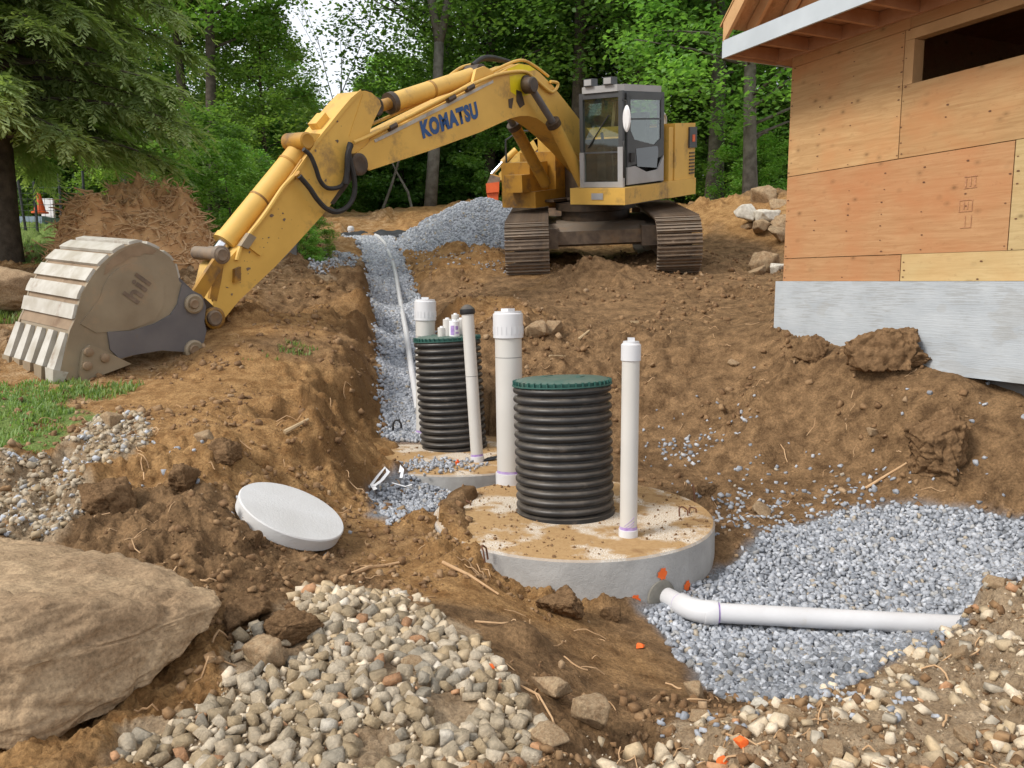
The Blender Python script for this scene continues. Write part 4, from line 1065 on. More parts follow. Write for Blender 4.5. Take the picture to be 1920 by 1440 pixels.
XD = Vector((-.616, -.788, 0)); XN = Vector((-.045, -.165, 1)).normalized()
XX = (XD - XN * XD.dot(XN)).normalized(); XYv = XN.cross(XX)
XC = Vector((1.56, 15.0, 1.97))
XM = Matrix(((XX.x, XYv.x, XN.x, XC.x), (XX.y, XYv.y, XN.y, XC.y), (XX.z, XYv.z, XN.z, XC.z), (0, 0, 0, 1)))
CAMP = Vector((0, 0, CZ))
def Q(px, py, y):
    d = Vector(ray(px, py)); s = (y - (CAMP - XC).dot(XYv)) / d.dot(XYv)
    p = CAMP + d * s - XC
    return (p.dot(XX), p.dot(XN))
def QL(pts, y): return [Q(a, b, y) for a, b in pts]
FR = lambda p, q, t: (p, t, q)
EX = empty("excavator", XC, "big yellow excavator resting its bucket on the ground above the trench", "excavator")
BY = -.10
Yp, Dy = MATS["yellow_paint"], MATS["dirty_yellow"]
def EB(): return MB(XM)
# --- tracks
TF = Vector((-.05, -1, 0)); TF = (TF - XN * TF.dot(XN)).normalized(); TS = TF.cross(XN)   # TS points to camera right
if TS.x < 0: TS = -TS
shoe = MB()
shoe.box((-.355, -.083, 0), (.355, .083, .022))
for q in (-.062, 0, .062): shoe.box((-.355, q - .009, .0215), (.355, q + .009, .058 if q == -.062 else .045))
shoe.box((-.13, -.05, .0215), (-.09, -.02, .034)); shoe.box((.09, -.05, .0215), (.13, -.02, .034))
shoe_o = shoe.build("track_shoe", MATS["track_steel"]); shoe_me = shoe_o.data
bpy.data.objects.remove(shoe_o)
RAD, HALF = .43, 1.62
def oval(s):
    P_ = 4 * HALF + 2 * math.pi * RAD; s %= P_
    if s < 2 * HALF: return Vector((HALF - s, RAD)), Vector((-1, 0))              # top, going to the rear
    s -= 2 * HALF
    if s < math.pi * RAD: a = math.pi / 2 + s / RAD; return Vector((-HALF + RAD * math.cos(a), RAD * math.sin(a))), Vector((-math.sin(a), math.cos(a)))
    s -= math.pi * RAD
    if s < 2 * HALF: return Vector((-HALF + s, -RAD)), Vector((1, 0))
    s -= 2 * HALF; a = -math.pi / 2 + s / RAD
    return Vector((HALF + RAD * math.cos(a), RAD * math.sin(a))), Vector((-math.sin(a), math.cos(a)))
for side in (-1, 1):
    tc = XC + TS * (1.21 * side) + XN * (RAD + .06)
    TM = Matrix(((TF.x, TS.x, XN.x, tc.x), (TF.y, TS.y, XN.y, tc.y), (TF.z, TS.z, XN.z, tc.z), (0, 0, 0, 1)))
    pr = [oval(k * (4 * HALF + 2 * math.pi * RAD) / 60)[0] for k in range(60)]
    tr = MB(TM).prism([(p.x * .985, p.y * .93) for p in pr], -.20, .20, FR).build("track", MATS["grease"], EX)
    MB(TM).box((-HALF * .9, -.16 - .08, -.22), (HALF * .86, .24, .16)).build("track_frame", MATS["track_steel"], tr)
    for xx in (-HALF, HALF):
        MB(TM @ Matrix.Translation((xx, 0, 0)) @ Matrix.Rotation(R(90), 4, 'X')).lathe([(0, -.12), (RAD * .9, -.12), (RAD * .9, -.06), (RAD * .75, -.05), (RAD * .75, .05), (RAD * .9, .06), (RAD * .9, .12), (0, .12)], 28).build("idler_wheel", MATS["track_steel"], tr)
    N = 51; per = 4 * HALF + 2 * math.pi * RAD
    for k in range(N):
        p, t = oval(k * per / N); nrm2 = Vector((t.y, -t.x)); 
        if nrm2.dot(p - Vector((max(-HALF, min(HALF, p.x)), 0))) < 0: nrm2 = -nrm2
        o_ = tc + TF * p.x + XN * p.y; tt = (TF * t.x + XN * t.y).normalized(); nn = (TF * nrm2.x + XN * nrm2.y).normalized(); ss = tt.cross(nn)
        so = link("track_shoe", shoe_me, tr)
        so.matrix_local = Matrix(((ss.x, tt.x, nn.x, o_.x - XC.x), (ss.y, tt.y, nn.y, o_.y - XC.y), (ss.z, tt.z, nn.z, o_.z - XC.z), (0, 0, 0, 1)))
TMc = Matrix(((TF.x, TS.x, XN.x, XC.x), (TF.y, TS.y, XN.y, XC.y), (TF.z, TS.z, XN.z, XC.z), (0, 0, 0, 1)))
b = MB(TMc); b.box((-.75, -.72, .42), (.75, .72, .82)); b.box((-1.35, -1.02, .45), (1.25, -.70, .78)); b.box((-1.35, .70, .45), (1.25, 1.02, .78))
b.prism([(.75, .45), (1.15, .5), (1.15, .72), (.75, .82)], -.8, .8, FR)
b.build("undercarriage", MATS["track_steel"], EX, bevel=.03)
EB().lathe([(0, .8), (.62, .8), (.62, .98), (.72, 1.0), (.72, 1.13), (0, 1.13)], 40).build("slew_ring", MATS["grease"], EX)
# --- upper deck
def deck(poly, z0, z1, name, mat, bev=.03):
    return EB().prism(poly, z0, z1, lambda p, q, t: (p, q, t)).build(name, mat, EX, bevel=bev, seg=2)
deck([(1.28, .37), (1.28, 1.36), (-.9, 1.36), (-1.35, 1.1), (-1.62, .6), (-1.7, 0), (-1.62, -.6), (-1.3, -1.15), (-.9, -1.36), (.7, -1.36), (.7, -.42), (.3, -.42), (.3, .37)], 1.16, 1.20, "deck_floor", MATS["grease"], .005)
deck([(1.33, .36), (1.33, 1.40), (-.1, 1.40), (-.1, .36)], 1.18, 1.44, "cab_deck", Yp)
deck([(-.105, .4), (-.105, 1.40), (-1.18, 1.40), (-1.50, 1.18), (-1.70, .6), (-1.75, 0), (-1.68, -.6), (-1.35, -1.2), (-.95, -1.40), (-.105, -1.40)], 1.17, 1.45, "rear_skirt", Yp)
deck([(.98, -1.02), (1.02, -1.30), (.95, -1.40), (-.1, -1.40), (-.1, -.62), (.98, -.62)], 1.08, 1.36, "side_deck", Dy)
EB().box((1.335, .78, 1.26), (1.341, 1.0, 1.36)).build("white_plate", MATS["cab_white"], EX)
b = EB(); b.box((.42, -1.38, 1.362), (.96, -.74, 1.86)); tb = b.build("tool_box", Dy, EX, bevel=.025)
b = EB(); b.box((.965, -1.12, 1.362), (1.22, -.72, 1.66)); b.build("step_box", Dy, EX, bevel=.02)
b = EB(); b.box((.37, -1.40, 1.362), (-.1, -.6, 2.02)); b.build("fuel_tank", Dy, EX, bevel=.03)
EB().tube([(.9, -1.3, 1.86), (.9, -1.3, 2.25), (.5, -1.3, 2.4), (-.1, -1.3, 2.4)], .018, 8).build("handrail", MATS["fence_metal"], EX)
b = EB(); b.box((.1, -.58, 1.2), (-.7, .36, 1.9)); b.build("machinery_bay", MATS["grease"], EX, bevel=.05)
# engine hood and counterweight
def hood_poly(o): return [(-.42, .42), (-.42, 1.36 - o), (-1.20, 1.36 - o), (-1.47 + o, 1.15), (-1.68 + o, .6), (-1.72 + o, 0), (-1.66 + o, -.6), (-1.40 + o, -1.06), (-.95, -1.36 + o), (-.15, -1.36 + o), (-.15, .42)]
hd = EB().prism(hood_poly(0), 1.452, 2.40, lambda p, q, t: (p, q, t)).build("engine_hood", Yp, EX, bevel=.09, seg=3)
EB().box((-.24, .47, 1.452), (-.40, 1.34, 2.34)).build("hood_panel", Yp, EX, bevel=.03)
vp_ = [(-.93, 1.36), (-1.21, 1.36)]
def hp(t, z, o=.012):
    a_, b_ = Vector((*vp_[0], 0)), Vector((*vp_[1], 0)); n_ = Vector((0, 1, 0))
    q_ = a_.lerp(b_, t) + n_ * o
    return (q_.x, q_.y, z)
def hood_plate(name, t0, t1, z0, z1, mat, th=.02):
    m = EB(); A = [m.v(hp(t0, z0, th)), m.v(hp(t1, z0, th)), m.v(hp(t1, z1, th)), m.v(hp(t0, z1, th))]; B = [m.v(hp(t0, z0, .0)), m.v(hp(t1, z0, 0)), m.v(hp(t1, z1, 0)), m.v(hp(t0, z1, 0))]
    m.face(A); m.face(B[::-1])
    for i in range(4): m.face([A[i], A[(i + 1) % 4], B[(i + 1) % 4], B[i]])
    return m.build(name, mat, EX)
hood_plate("tail_panel", .0, 1.0, 1.98, 2.33, MATS["cab_grey"], .03)
hood_plate("red_mark", .35, .7, 2.08, 2.20, MATS["red_orange"], .036)
for k in range(7): hood_plate("vent_slot", .15, .85, 1.53 + k * .058, 1.555 + k * .058, MATS["grease"], .014)
EB().tube([(-.62, 1.0, 2.38), (-.62, 1.0, 2.50), (-.66, 1.0, 2.56), (-.72, 1.0, 2.56), (-.76, 1.0, 2.50), (-.76, 1.0, 2.38)], .026, 8).build("lifting_eye", MATS["cab_white"], EX)
# --- cab
x0, x1, y0, y1, z0, z1 = -.15, 1.21, .49, 1.29, 1.445, 2.90
def cabp(poly, a_, b_, axis): 
    f = {'x': lambda p, q, t: (t, p, q), 'y': lambda p, q, t: (p, t, q), 'z': lambda p, q, t: (p, q, t)}[axis]
    return EB().prism(poly, a_, b_, f)
rf = cabp([(x1 - .06, y0 + .02), (x1 + .02, y0 + .1), (x1 + .02, y1 - .08), (x1 - .06, y1), (x0 + .1, y1), (x0, y1 - .08), (x0, y0 + .02)], z1 - .005, z1 + .095, 'z').build("cab_roof", MATS["cab_white"], EX, bevel=.035, seg=3)
b = EB()
b.box((x1 - .07, y1 - .075, z0), (x1, y1, z1)); b.box((x1 - .07, y0, z0), (x1, y0 + .065, z1)); b.box((x0, y1 - .08, z0), (x0 + .10, y1, z1)); b.box((x0, y0, z0), (x0 + .08, y0 + .08, z1))
b.box((x1 - .06, y0 + .06, z1 - .09), (x1 - .002, y1 - .07, z1 - .001)); b.box((x0 + .09, y1 - .06, z1 - .10), (x1 - .065, y1 - .002, z1 - .001)); b.box((x0 + .002, y0 + .07, z1 - .1), (x0 + .06, y1 - .07, z1 - .001))
b.build("cab_frame", MATS["cab_grey"], EX, bevel=.015)
b = EB(); b.box((x1 - .055, y0 + .062, z0), (x1 + .006, y1 - .073, z0 + .085)); b.box((x1 - .05, y0 - .004, z0 - .001), (x1 + .010, y0 + .075, z0 + .55)); b.box((x1 - .05, y1 - .085, z0 - .001), (x1 + .010, y1 + .006, z0 + .62)); b.build("front_sill", MATS["cab_white"], EX, bevel=.01)
b = EB(); b.box((x0 + .06, y0 + .06, z0 + .002), (x0 + .085, y1 - .06, z0 + .9)); b.box((x0, y0 + .01, z0), (x1 - .06, y0 + .03, z0 + .75)); b.box((x0 + .1, y0 + .07, z0), (x1 - .07, y1 - .08, z0 + .03)); b.build("cab_liner", MATS["cab_inside"], EX)
EB().box((x1 - .035, y0 + .07, z0 + .09), (x1 - .025, y1 - .08, z1 - .095)).build("windscreen", MATS["cab_glass"], EX)
EB().box((x1 - .04, y0 + .067, z0 + .53), (x1 - .012, y1 - .077, z0 + .555)).build("screen_bar", MATS["cab_grey"], EX)
EB().box((x0 + .03, y0 + .09, z0 + .92), (x0 + .038, y1 - .09, z1 - .11)).build("rear_window", MATS["cab_glass"], EX)
EB().box((x0 + .1, y0 + .012, z0 + .78), (x1 - .08, y0 + .02, z1 - .02)).build("side_window", MATS["cab_glass"], EX)
EB().tube([(x1 - .01, y0 + .15, z0 + .62), (x1 + .0, y1 - .25, z1 - .35)], .010, 6).build("wiper", MATS["rubber"], EX)
# door: panel with two openings, made of pieces around the glass
dr = EB()
ya, yb = y1 + .002, y1 + .03
def dpoly(pts): dr.prism(pts, ya, yb, FR)
xa, xb = x0 + .05, x1 - .10
dpoly([(xa, z0 + .45), (xa + .11, z0 + .42), (xa + .11, z1 - .10), (xa, z1 - .06)])
dpoly([(xb - .10, z0 + .30), (xb, z0 + .30), (xb, z1 - .06), (xb - .10, z1 - .10)])
dpoly([(xa, z1 - .0601), (xa + .11, z1 - .13), (xb - .10, z1 - .13), (xb, z1 - .06), (xb, z1 - .03), (xa, z1 - .03)])
dpoly([(xa + .11, z0 + .42), (xb - .10, z0 + .32), (xb - .10, z0 + .86), (xb - .22, z0 + .72), (xa + .32, z0 + .62), (xa + .11, z0 + .72)])
door = dr.build("door", MATS["cab_grey"], EX, bevel=.008)
EB().prism([(xa, z0 + .03), (xb, z0 + .03), (xb, z0 + .2999), (xb - .25, z0 + .31), (xb - .62, z0 + .2), (xa + .2, z0 + .22), (xa, z0 + .4499)], ya, yb, FR).build("door_skirt", MATS["cab_white"], door, bevel=.008)
EB().prism([(xa + .10, z0 + .60), (xb - .09, z0 + .70), (xb - .09, z1 - .12), (xa + .10, z1 - .12)], y1 + .012, y1 + .018, FR).build("door_window", MATS["cab_glass"], door)
EB().prism([(xa + .26, z0 + .25), (xb - .3, z0 + .30), (xb - .26, z0 + .58), (xa + .24, z0 + .60), (xa + .2, z0 + .52)], yb - .001, yb + .006, FR).build("lower_window", MATS["dark_glass"], door, bevel=.01)
EB().box((xa + .11, y1 + .004, z0 + 1.02), (xb - .10, y1 + .03, z0 + 1.045)).build("window_bar", MATS["cab_grey"], door)
EB().box((xb - .17, yb, z0 + .38), (xb - .06, yb + .035, z0 + .52)).build("door_handle", MATS["rubber"], door, bevel=.01)
EB().tube([(x1 + .01, y1 + .03, z0 + .15), (x1 + .05, y1 + .05, z0 + .2), (x1 + .05, y1 + .05, z0 + .65), (x1 + .01, y1 + .03, z0 + .7)], .013, 8).build("grab_bar", MATS["rubber"], EX)
for yy in (.62, .98):
    lb = EB(); lb.box((x1 - .10, yy, z1 + .098), (x1 + .06, yy + .16, z1 + .21)); lo = lb.build("work_light", MATS["cab_grey"], EX, bevel=.02)
    EB().box((x1 + .061, yy + .015, z1 + .11), (x1 + .066, yy + .145, z1 + .198)).build("light_lens", MATS["cab_white"], lo)
mm = XM @ Matrix.Translation((x1 + .04, y1 + .10, z1 - .42)) @ Matrix.Rotation(R(70), 4, 'Z') @ Matrix.Rotation(R(90), 4, 'X')
MB(mm @ Matrix.Diagonal((.085, .20, 1, 1))).lathe([(0, -.02), (.85, -.02), (1, 0), (.85, .02), (0, .02)], 24).build("mirror", MATS["white_plastic"], EX)
EB().tube([(x1 - .02, y1, z1 - .14), (x1 + .03, y1 + .09, z1 - .16), (x1 + .04, y1 + .10, z1 - .3)], .010, 6).build("mirror_arm", MATS["rubber"], EX)
b = EB(); b.box((x0 + .15, y0 + .22, z0 + .05), (x0 + .65, y1 - .22, z0 + .42)); b.prism([(x0 + .12, z0 + .42), (x0 + .28, z0 + .42), (x0 + .2, z0 + 1.15), (x0 + .08, z0 + 1.15)], y0 + .22, y1 - .22, FR); b.build("driver_seat", MATS["cab_inside"], EX, bevel=.05, seg=2)
b = EB(); b.box((x0 + .7, y0 + .10, z0 + .1), (x0 + 1.0, y0 + .24, z0 + .62)); b.box((x0 + .7, y1 - .28, z0 + .1), (x0 + .95, y1 - .14, z0 + .6)); b.tube([(x0 + .9, y0 + .17, z0 + .6), (x0 + .96, y0 + .17, z0 + .85)], .025, 8); b.tube([(x0 + .85, y1 - .21, z0 + .58), (x0 + .92, y1 - .21, z0 + .84)], .025, 8)
b.tube([(x1 - .3, .8, z0), (x1 - .25, .8, z0 + .6)], .018, 8); b.tube([(x1 - .3, .95, z0), (x1 - .25, .95, z0 + .6)], .018, 8)
b.build("control_levers", MATS["cab_inside"], EX)
EB().prism([(xa + .12, z0 + .95), (xa + .5, z0 + .95), (xa + .42, z0 + 1.35), (xa + .15, z0 + 1.35)], y0 + .1, y0 + .16, FR).build("cardboard", MATS["pale_wood"], EX)
# --- boom
hw = .235
boom_px = [(679, 314), (691, 319), (800, 283), (900, 247), (935, 232), (956, 222), (975, 217.5), (990, 217), (1007, 222), (1027, 236), (1050, 256), (1078, 285), (1110, 322), (1140, 345), (1152, 322), (1125, 272), (1089, 227), (1060, 190), (1036, 160), (1012, 136), (992, 122), (974, 119), (950, 129), (920, 147), (880, 168), (840, 189), (780, 219), (733, 243), (700, 260), (684, 276), (667, 288), (661, 304), (666, 315)]
bp_ = QL(boom_px, BY + hw)
boom = EB().prism(bp_, BY - hw, BY + hw, FR).build("boom", Yp, EX, bevel=.008)
sp_ = QL([(955, 143), (985, 136), (996, 150), (990, 178), (972, 182), (957, 172)], BY + hw)
m = EB(); vs = [m.v((p, BY + hw + .004, q)) for p, q in sp_]; m.face(vs); m.build("yellow_patch", MATS["bright_yellow"], boom)
sp_ = QL([(950, 130), (974, 120), (992, 123), (1004, 131), (990, 134), (955, 141)], BY + hw)
m = EB(); vs = [m.v((p, BY + hw + .004, q)) for p, q in sp_]; m.face(vs); m.build("yellow_patch", MATS["bright_yellow"], boom)
def plate(name, px, y_, th, mat, parent, bev=0):
    return EB().prism(QL(px, y_), y_ - th if th > 0 else y_, y_ if th > 0 else y_ - th, FR).build(name, mat, parent, bevel=bev)
plate("top_flange_sheen", [(702, 262), (733, 246), (840, 192), (925, 150), (925, 155), (840, 199), (733, 253), (704, 267)], BY + hw + .012, .014, MATS["pale_steel"], boom)  # pale strip paints the reflection along the boom's top lip
plate("bottom_flange", [(693, 317.5), (800, 281.5), (900, 245.5), (955, 221), (955, 223), (900, 248), (800, 284.5), (692, 320)], BY + hw + .014, .016, Yp, boom)
def pin(name, px, py, r, ya_, yb_, mat, parent, seg=20):
    p, q = Q(px, py, max(ya_, yb_))
    MB(XM @ Matrix.Translation((p, 0, q)) @ Matrix.Rotation(R(-90), 4, 'X')).lathe([(0, ya_), (r * .8, ya_), (r, ya_ + .012), (r, yb_ - .012), (r * .8, yb_), (r * .6, yb_ - .005), (0, yb_ - .005)], seg).build(name, MATS[mat], parent)
def cyl(name, A, B_, ya_, r, mat, parent, seg=20):
    (ax, az), (bx, bz) = Q(*A, ya_), Q(*B_, ya_)
    return EB().tube([(ax, ya_, az), (bx, ya_, bz)], r, seg).build(name, MATS[mat], parent)
# lettering on the boom
def lettering(text, A, B_, y_, size_px, mat, parent, name="lettering", thick=.006, off=.012, flip=-1, shear=0):
    cu = bpy.data.curves.new(name, 'FONT'); cu.body = text; cu.size = 1; cu.space_character = 1.13; cu.extrude = .0; cu.offset = off; cu.shear = shear; cu.resolution_u = 3
    to = bpy.data.objects.new(name, cu); COL.objects.link(to)
    dg = bpy.context.evaluated_depsgraph_get(); me = bpy.data.meshes.new_from_object(to.evaluated_get(dg))
    bpy.data.objects.remove(to)
    co = np.array([v.co[:] for v in me.vertices]); w_ = co[:, 0].max() - co[:, 0].min(); h_ = co[:, 1].max() - co[:, 1].min()
    a_, b_ = Vector((Q(*A, y_)[0], y_, Q(*A, y_)[1])), Vector((Q(*B_, y_)[0], y_, Q(*B_, y_)[1]))
    ex = (b_ - a_) / w_; ez = Vector((-ex.z, 0, ex.x)) * flip
    k = size_px / h_ / ez.length
    for v, c in zip(me.vertices, co):
        p = a_ + ex * (c[0] - co[:, 0].min()) + ez * k * (c[1] - co[:, 1].min())
        v.co = XM @ Vector((p.x, y_ + thick, p.z)) - root_loc(parent)
    me.materials.clear(); me.materials.append(MATS[mat])
    o = link(name, me, parent)
    return o
for st_ in ([(669, 284), (655, 318), (641, 349), (619, 381), (626, 384), (650, 352), (664, 331), (682, 322)], [(968, 168), (978, 172), (984, 196), (975, 203), (968, 190)], [(953, 186), (963, 183), (960, 204), (954, 202)]):
    m = EB(); yy_ = BY + (ha_ if False else (.20 if st_[0][0] < 700 else hw)) + .0045; vs = [m.v((p, yy_, q)) for p, q in QL(st_, yy_)]; m.face(vs); m.build("grease_stain", MATS["grease"], boom)
lettering("KOMATSU", (793, 261), (898, 221), BY + hw, .235, "blue_print", boom, off=.062)
# boom pipes and hoses
def px_tube(name, pts, y_, r, mat, parent, seg=8, n=5):
    P = [Vector((Q(a_, b_, y_)[0], y_, Q(a_, b_, y_)[1])) for a_, b_ in pts]
    out = []
    for i in range(len(P) - 1):
        p0, p1, p2, p3 = P[max(i - 1, 0)], P[i], P[i + 1], P[min(i + 2, len(P) - 1)]
        for k in range(n):
            t = k / n
            out.append(.5 * ((2 * p1) + (p2 - p0) * t + (2 * p0 - 5 * p1 + 4 * p2 - p3) * t * t + (3 * p1 - p0 - 3 * p2 + p3) * t ** 3))
    out.append(P[-1])
    return EB().tube(out, r, seg).build(name, MATS[mat], parent)
px_tube("hydraulic_line", [(668, 268), (720, 244), (800, 203), (880, 158), (935, 128), (975, 113), (1000, 122), (1028, 143)], BY + .16, .022, "yellow_paint", boom)
px_tube("hydraulic_line", [(663, 267), (690, 256), (760, 221), (840, 180), (900, 152), (940, 138), (982, 134), (1000, 145), (1030, 171), (1042, 168), (1046, 156), (1032, 153)], BY + hw + .03, .024, "yellow_paint", boom)
px_tube("hydraulic_line", [(697, 233), (740, 214), (805, 185)], BY - .05, .022, "yellow_paint", boom)
px_tube("hydraulic_line", [(835, 148), (862, 128), (885, 121)], BY - .15, .022, "yellow_paint", boom)
px_tube("hose", [(886, 122), (905, 109), (925, 108), (945, 113), (955, 116)], BY, .035, "rubber", boom)
px_tube("hose", [(888, 126), (900, 113), (918, 111), (940, 114)], BY - .15, .03, "rubber", boom)
for (a_, b_) in ((845, 184), (735, 237), (880, 164)): cyl("pipe_clamp", (a_ - 6, b_ + 4), (a_ + 7, b_ - 3), BY + hw + .03, .042, "grease", boom, 8)
# --- boom cylinders
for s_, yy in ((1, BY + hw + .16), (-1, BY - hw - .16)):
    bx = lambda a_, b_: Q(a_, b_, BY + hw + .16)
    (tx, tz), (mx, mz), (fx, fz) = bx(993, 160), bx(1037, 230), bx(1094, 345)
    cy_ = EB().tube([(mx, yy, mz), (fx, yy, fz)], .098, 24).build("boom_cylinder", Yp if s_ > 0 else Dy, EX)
    EB().tube([(tx, yy, tz), (mx, yy, mz)], .055, 18).build("cylinder_rod", MATS["dark_steel"], cy_)
    dv_ = Vector((mx - fx, 0, mz - fz)).normalized()
    EB().tube([(mx - dv_.x * .06, yy, mz - dv_.z * .06), (mx + dv_.x * .03, yy, mz + dv_.z * .03)], .118, 16).build("cylinder_gland", MATS["grease"], cy_)
    MB(XM @ Matrix.Translation((tx, yy, tz)) @ Matrix.Rotation(R(-90), 4, 'X')).lathe([(0, -.09), (.105, -.09), (.12, -.07), (.12, .07), (.1, .09), (0, .09)], 20).build("rod_eye", MATS["grease"], cy_)
MB(XM @ Matrix.Translation((Q(985, 158, BY + hw)[0], 0, Q(985, 158, BY + hw)[1])) @ Matrix.Rotation(R(-90), 4, 'X')).lathe([(0, BY - hw - .04), (.13, BY - hw - .04), (.13, BY + hw + .04), (0, BY + hw + .04)], 20).build("boom_boss", MATS["grease"], boom)
# --- arm cylinder on the boom's back
ac = cyl("arm_cylinder", (732, 193), (893, 140), BY, .118, "yellow_paint", EX, 28)
cyl("cylinder_gland", (729, 194), (737, 191.5), BY, .138, "grease", ac, 20)
cyl("cylinder_rod", (712, 199), (731, 193.5), BY, .075, "dirty_yellow", ac)
cyl("cylinder_band", (805, 169), (809, 167.6), BY, .123, "dirty_yellow", ac, 24)
pin("cylinder_eye", 905, 137, .13, BY - .15, BY + .15, "grease", ac)
pin("cylinder_eye", 708, 200, .12, BY - .13, BY + .13, "grease", ac)
plate("cylinder_bracket", [(885, 162), (893, 130), (908, 124), (922, 132), (930, 145)], BY + .19, .05, Yp, boom); plate("cylinder_bracket", [(885, 162), (893, 130), (908, 124), (922, 132), (930, 145)], BY - .14, .05, Yp, boom)
# --- arm
ha = .20
arm_px = [(673, 171), (656, 189), (640, 208), (620, 233), (604, 252), (589, 271), (575, 294), (506, 392), (483, 424), (450, 462), (432, 482), (412, 500), (405, 530), (399, 570), (394, 588), (392, 598), (397, 609), (406, 612), (421, 597), (449, 563), (515, 501), (548, 466), (605, 403), (643, 356), (664, 330), (684, 320), (690, 300), (692, 262), (694, 245), (702, 224), (715, 198), (712, 188), (697, 174), (685, 170)]
armp = QL(arm_px, BY + ha)
arm = EB().prism(armp, BY - ha, BY + ha, FR).build("arm", Yp, EX, bevel=.01)
edge = QL([(675, 168), (656, 184), (638, 205), (618, 230), (602, 250), (588, 268), (574, 291), (505, 389), (508, 393), (577, 296), (592, 272), (607, 253), (622, 235), (643, 210), (660, 190), (676, 173)], BY + ha)
EB().prism(edge, BY + ha, BY + ha + .02, FR).build("edge_strip", Yp, arm)
pin("pivot_pin", 676, 308, .135, BY - hw - .06, BY + hw + .07, "grease", arm, 24)
plate("weld_seam", [(681, 176), (655, 255), (656.2, 255.4), (682.4, 176.4)], BY + ha + .008, .008, Yp, arm)
rc_ = EB(); rng_ = random.Random(12)
for k in range(38):                                      # chipped paint
    a_ = rng_.random(); cx_, cy__ = 655 - 240 * a_ + rng_.uniform(-38, 30) * (1 - .5 * a_), 240 + 335 * a_ + rng_.uniform(-20, 30)
    q0 = Q(cx_, cy__, BY + ha)
    r_ = .004 + .022 * rng_.random() ** 2.5; an_ = rng_.random() * 3
    vs = [(q0[0] + r_ * rng_.uniform(.3, 2.2) * math.cos(an_ + j * 1.05), BY + ha + .004, q0[1] + r_ * rng_.uniform(.3, 1.6) * math.sin(an_ + j * 1.05)) for j in range(6)]
    from_in = poly_sd(np.array([q0[0]]), np.array([q0[1]]), armp)[0] < -.04
    if from_in: rc_.face([rc_.v(v_) for v_ in vs])
tag(rc_.build("chipped_paint", MATS["track_steel"], arm), kind="stuff")
# bucket cylinder
bc_ = cyl("bucket_cylinder", (560, 283), (424, 451), BY, .122, "yellow_paint", EX, 28)
cyl("cylinder_gland", (427, 447), (420, 456), BY, .136, "yellow_paint", bc_, 24)
cyl("cylinder_rod", (421, 455), (410, 470), BY, .075, "chrome", bc_)
cyl("cylinder_band", (487, 373), (484.5, 376), BY, .127, "dirty_yellow", bc_, 24)
cyl("cylinder_band", (541, 306), (538.5, 309), BY, .127, "dirty_yellow", bc_, 24)
cyl("cylinder_neck", (574, 266), (560, 283), BY, .09, "dirty_yellow", bc_)
pin("cylinder_eye", 577, 264, .10, BY - .15, BY + .235, "dirty_yellow", bc_)
plate("cylinder_ear", [(603, 251), (574, 249), (564, 262), (572, 276), (587, 274)], BY + .2, .045, Yp, arm); plate("cylinder_ear", [(603, 251), (574, 249), (564, 262), (572, 276), (587, 274)], BY - .155, .045, Yp, arm)
b = EB(); wx, wz = Q(598, 228, BY); b.M = XM @ Matrix.Translation((wx, BY, wz)) @ Matrix.Rotation(R(38), 4, 'Y'); b.box((-.10, -.08, -.06), (.10, .08, .05)); wl = b.build("work_light", Yp, EX, bevel=.015)
b = EB(); b.M = XM @ Matrix.Translation((wx, BY, wz)) @ Matrix.Rotation(R(38), 4, 'Y'); b.box((-.085, -.065, -.085), (.085, .065, -.062)); b.build("light_lens", MATS["cab_grey"], wl)
EB().tube([(wx, BY, wz - .05), (Q(602, 248, BY)[0], BY, Q(602, 248, BY)[1])], .03, 8).build("light_post", MATS["cab_grey"], wl)
# pipes and hoses along the arm
px_tube("hydraulic_line", [(551, 330), (530, 352), (505, 390), (487, 415), (470, 436), (452, 462), (444, 488)], BY + ha + .025, .026, "yellow_paint", arm)
px_tube("hydraulic_line", [(566, 300), (540, 338), (520, 364), (497, 398), (470, 434)], BY + ha - .02, .018, "dirty_yellow", arm)
px_tube("hose", [(569, 280), (582, 292), (592, 315), (600, 338), (613, 352), (632, 352), (645, 342), (652, 310), (655, 285), (659, 270)], BY + ha + .06, .027, "rubber", arm)
px_tube("hose", [(561, 330), (580, 352), (595, 374), (612, 391), (632, 397), (652, 387), (664, 365), (664, 335), (656, 300), (654, 280), (657, 268)], BY + ha + .09, .032, "rubber", arm)
px_tube("hose", [(648, 345), (651, 318), (652, 290), (658, 272)], BY + ha + .10, .034, "rubber", arm)
cyl("hose_fitting", (556, 325), (563, 333), BY + ha + .05, .045, "dirty_yellow", arm, 8)
plate("valve_block", [(452, 461), (468, 437), (481, 445), (466, 467)], BY + ha + .07, .07, MATS["worn_steel"], arm); plate("valve_foot", [(470, 456), (493, 474), (489, 480), (466, 463)], BY + ha + .03, .03, Yp, arm)
plate("stop_lug", [(441, 505), (452, 500), (452, 526), (440, 530)], BY + ha + .05, .05, MATS["dirty_yellow"], arm)
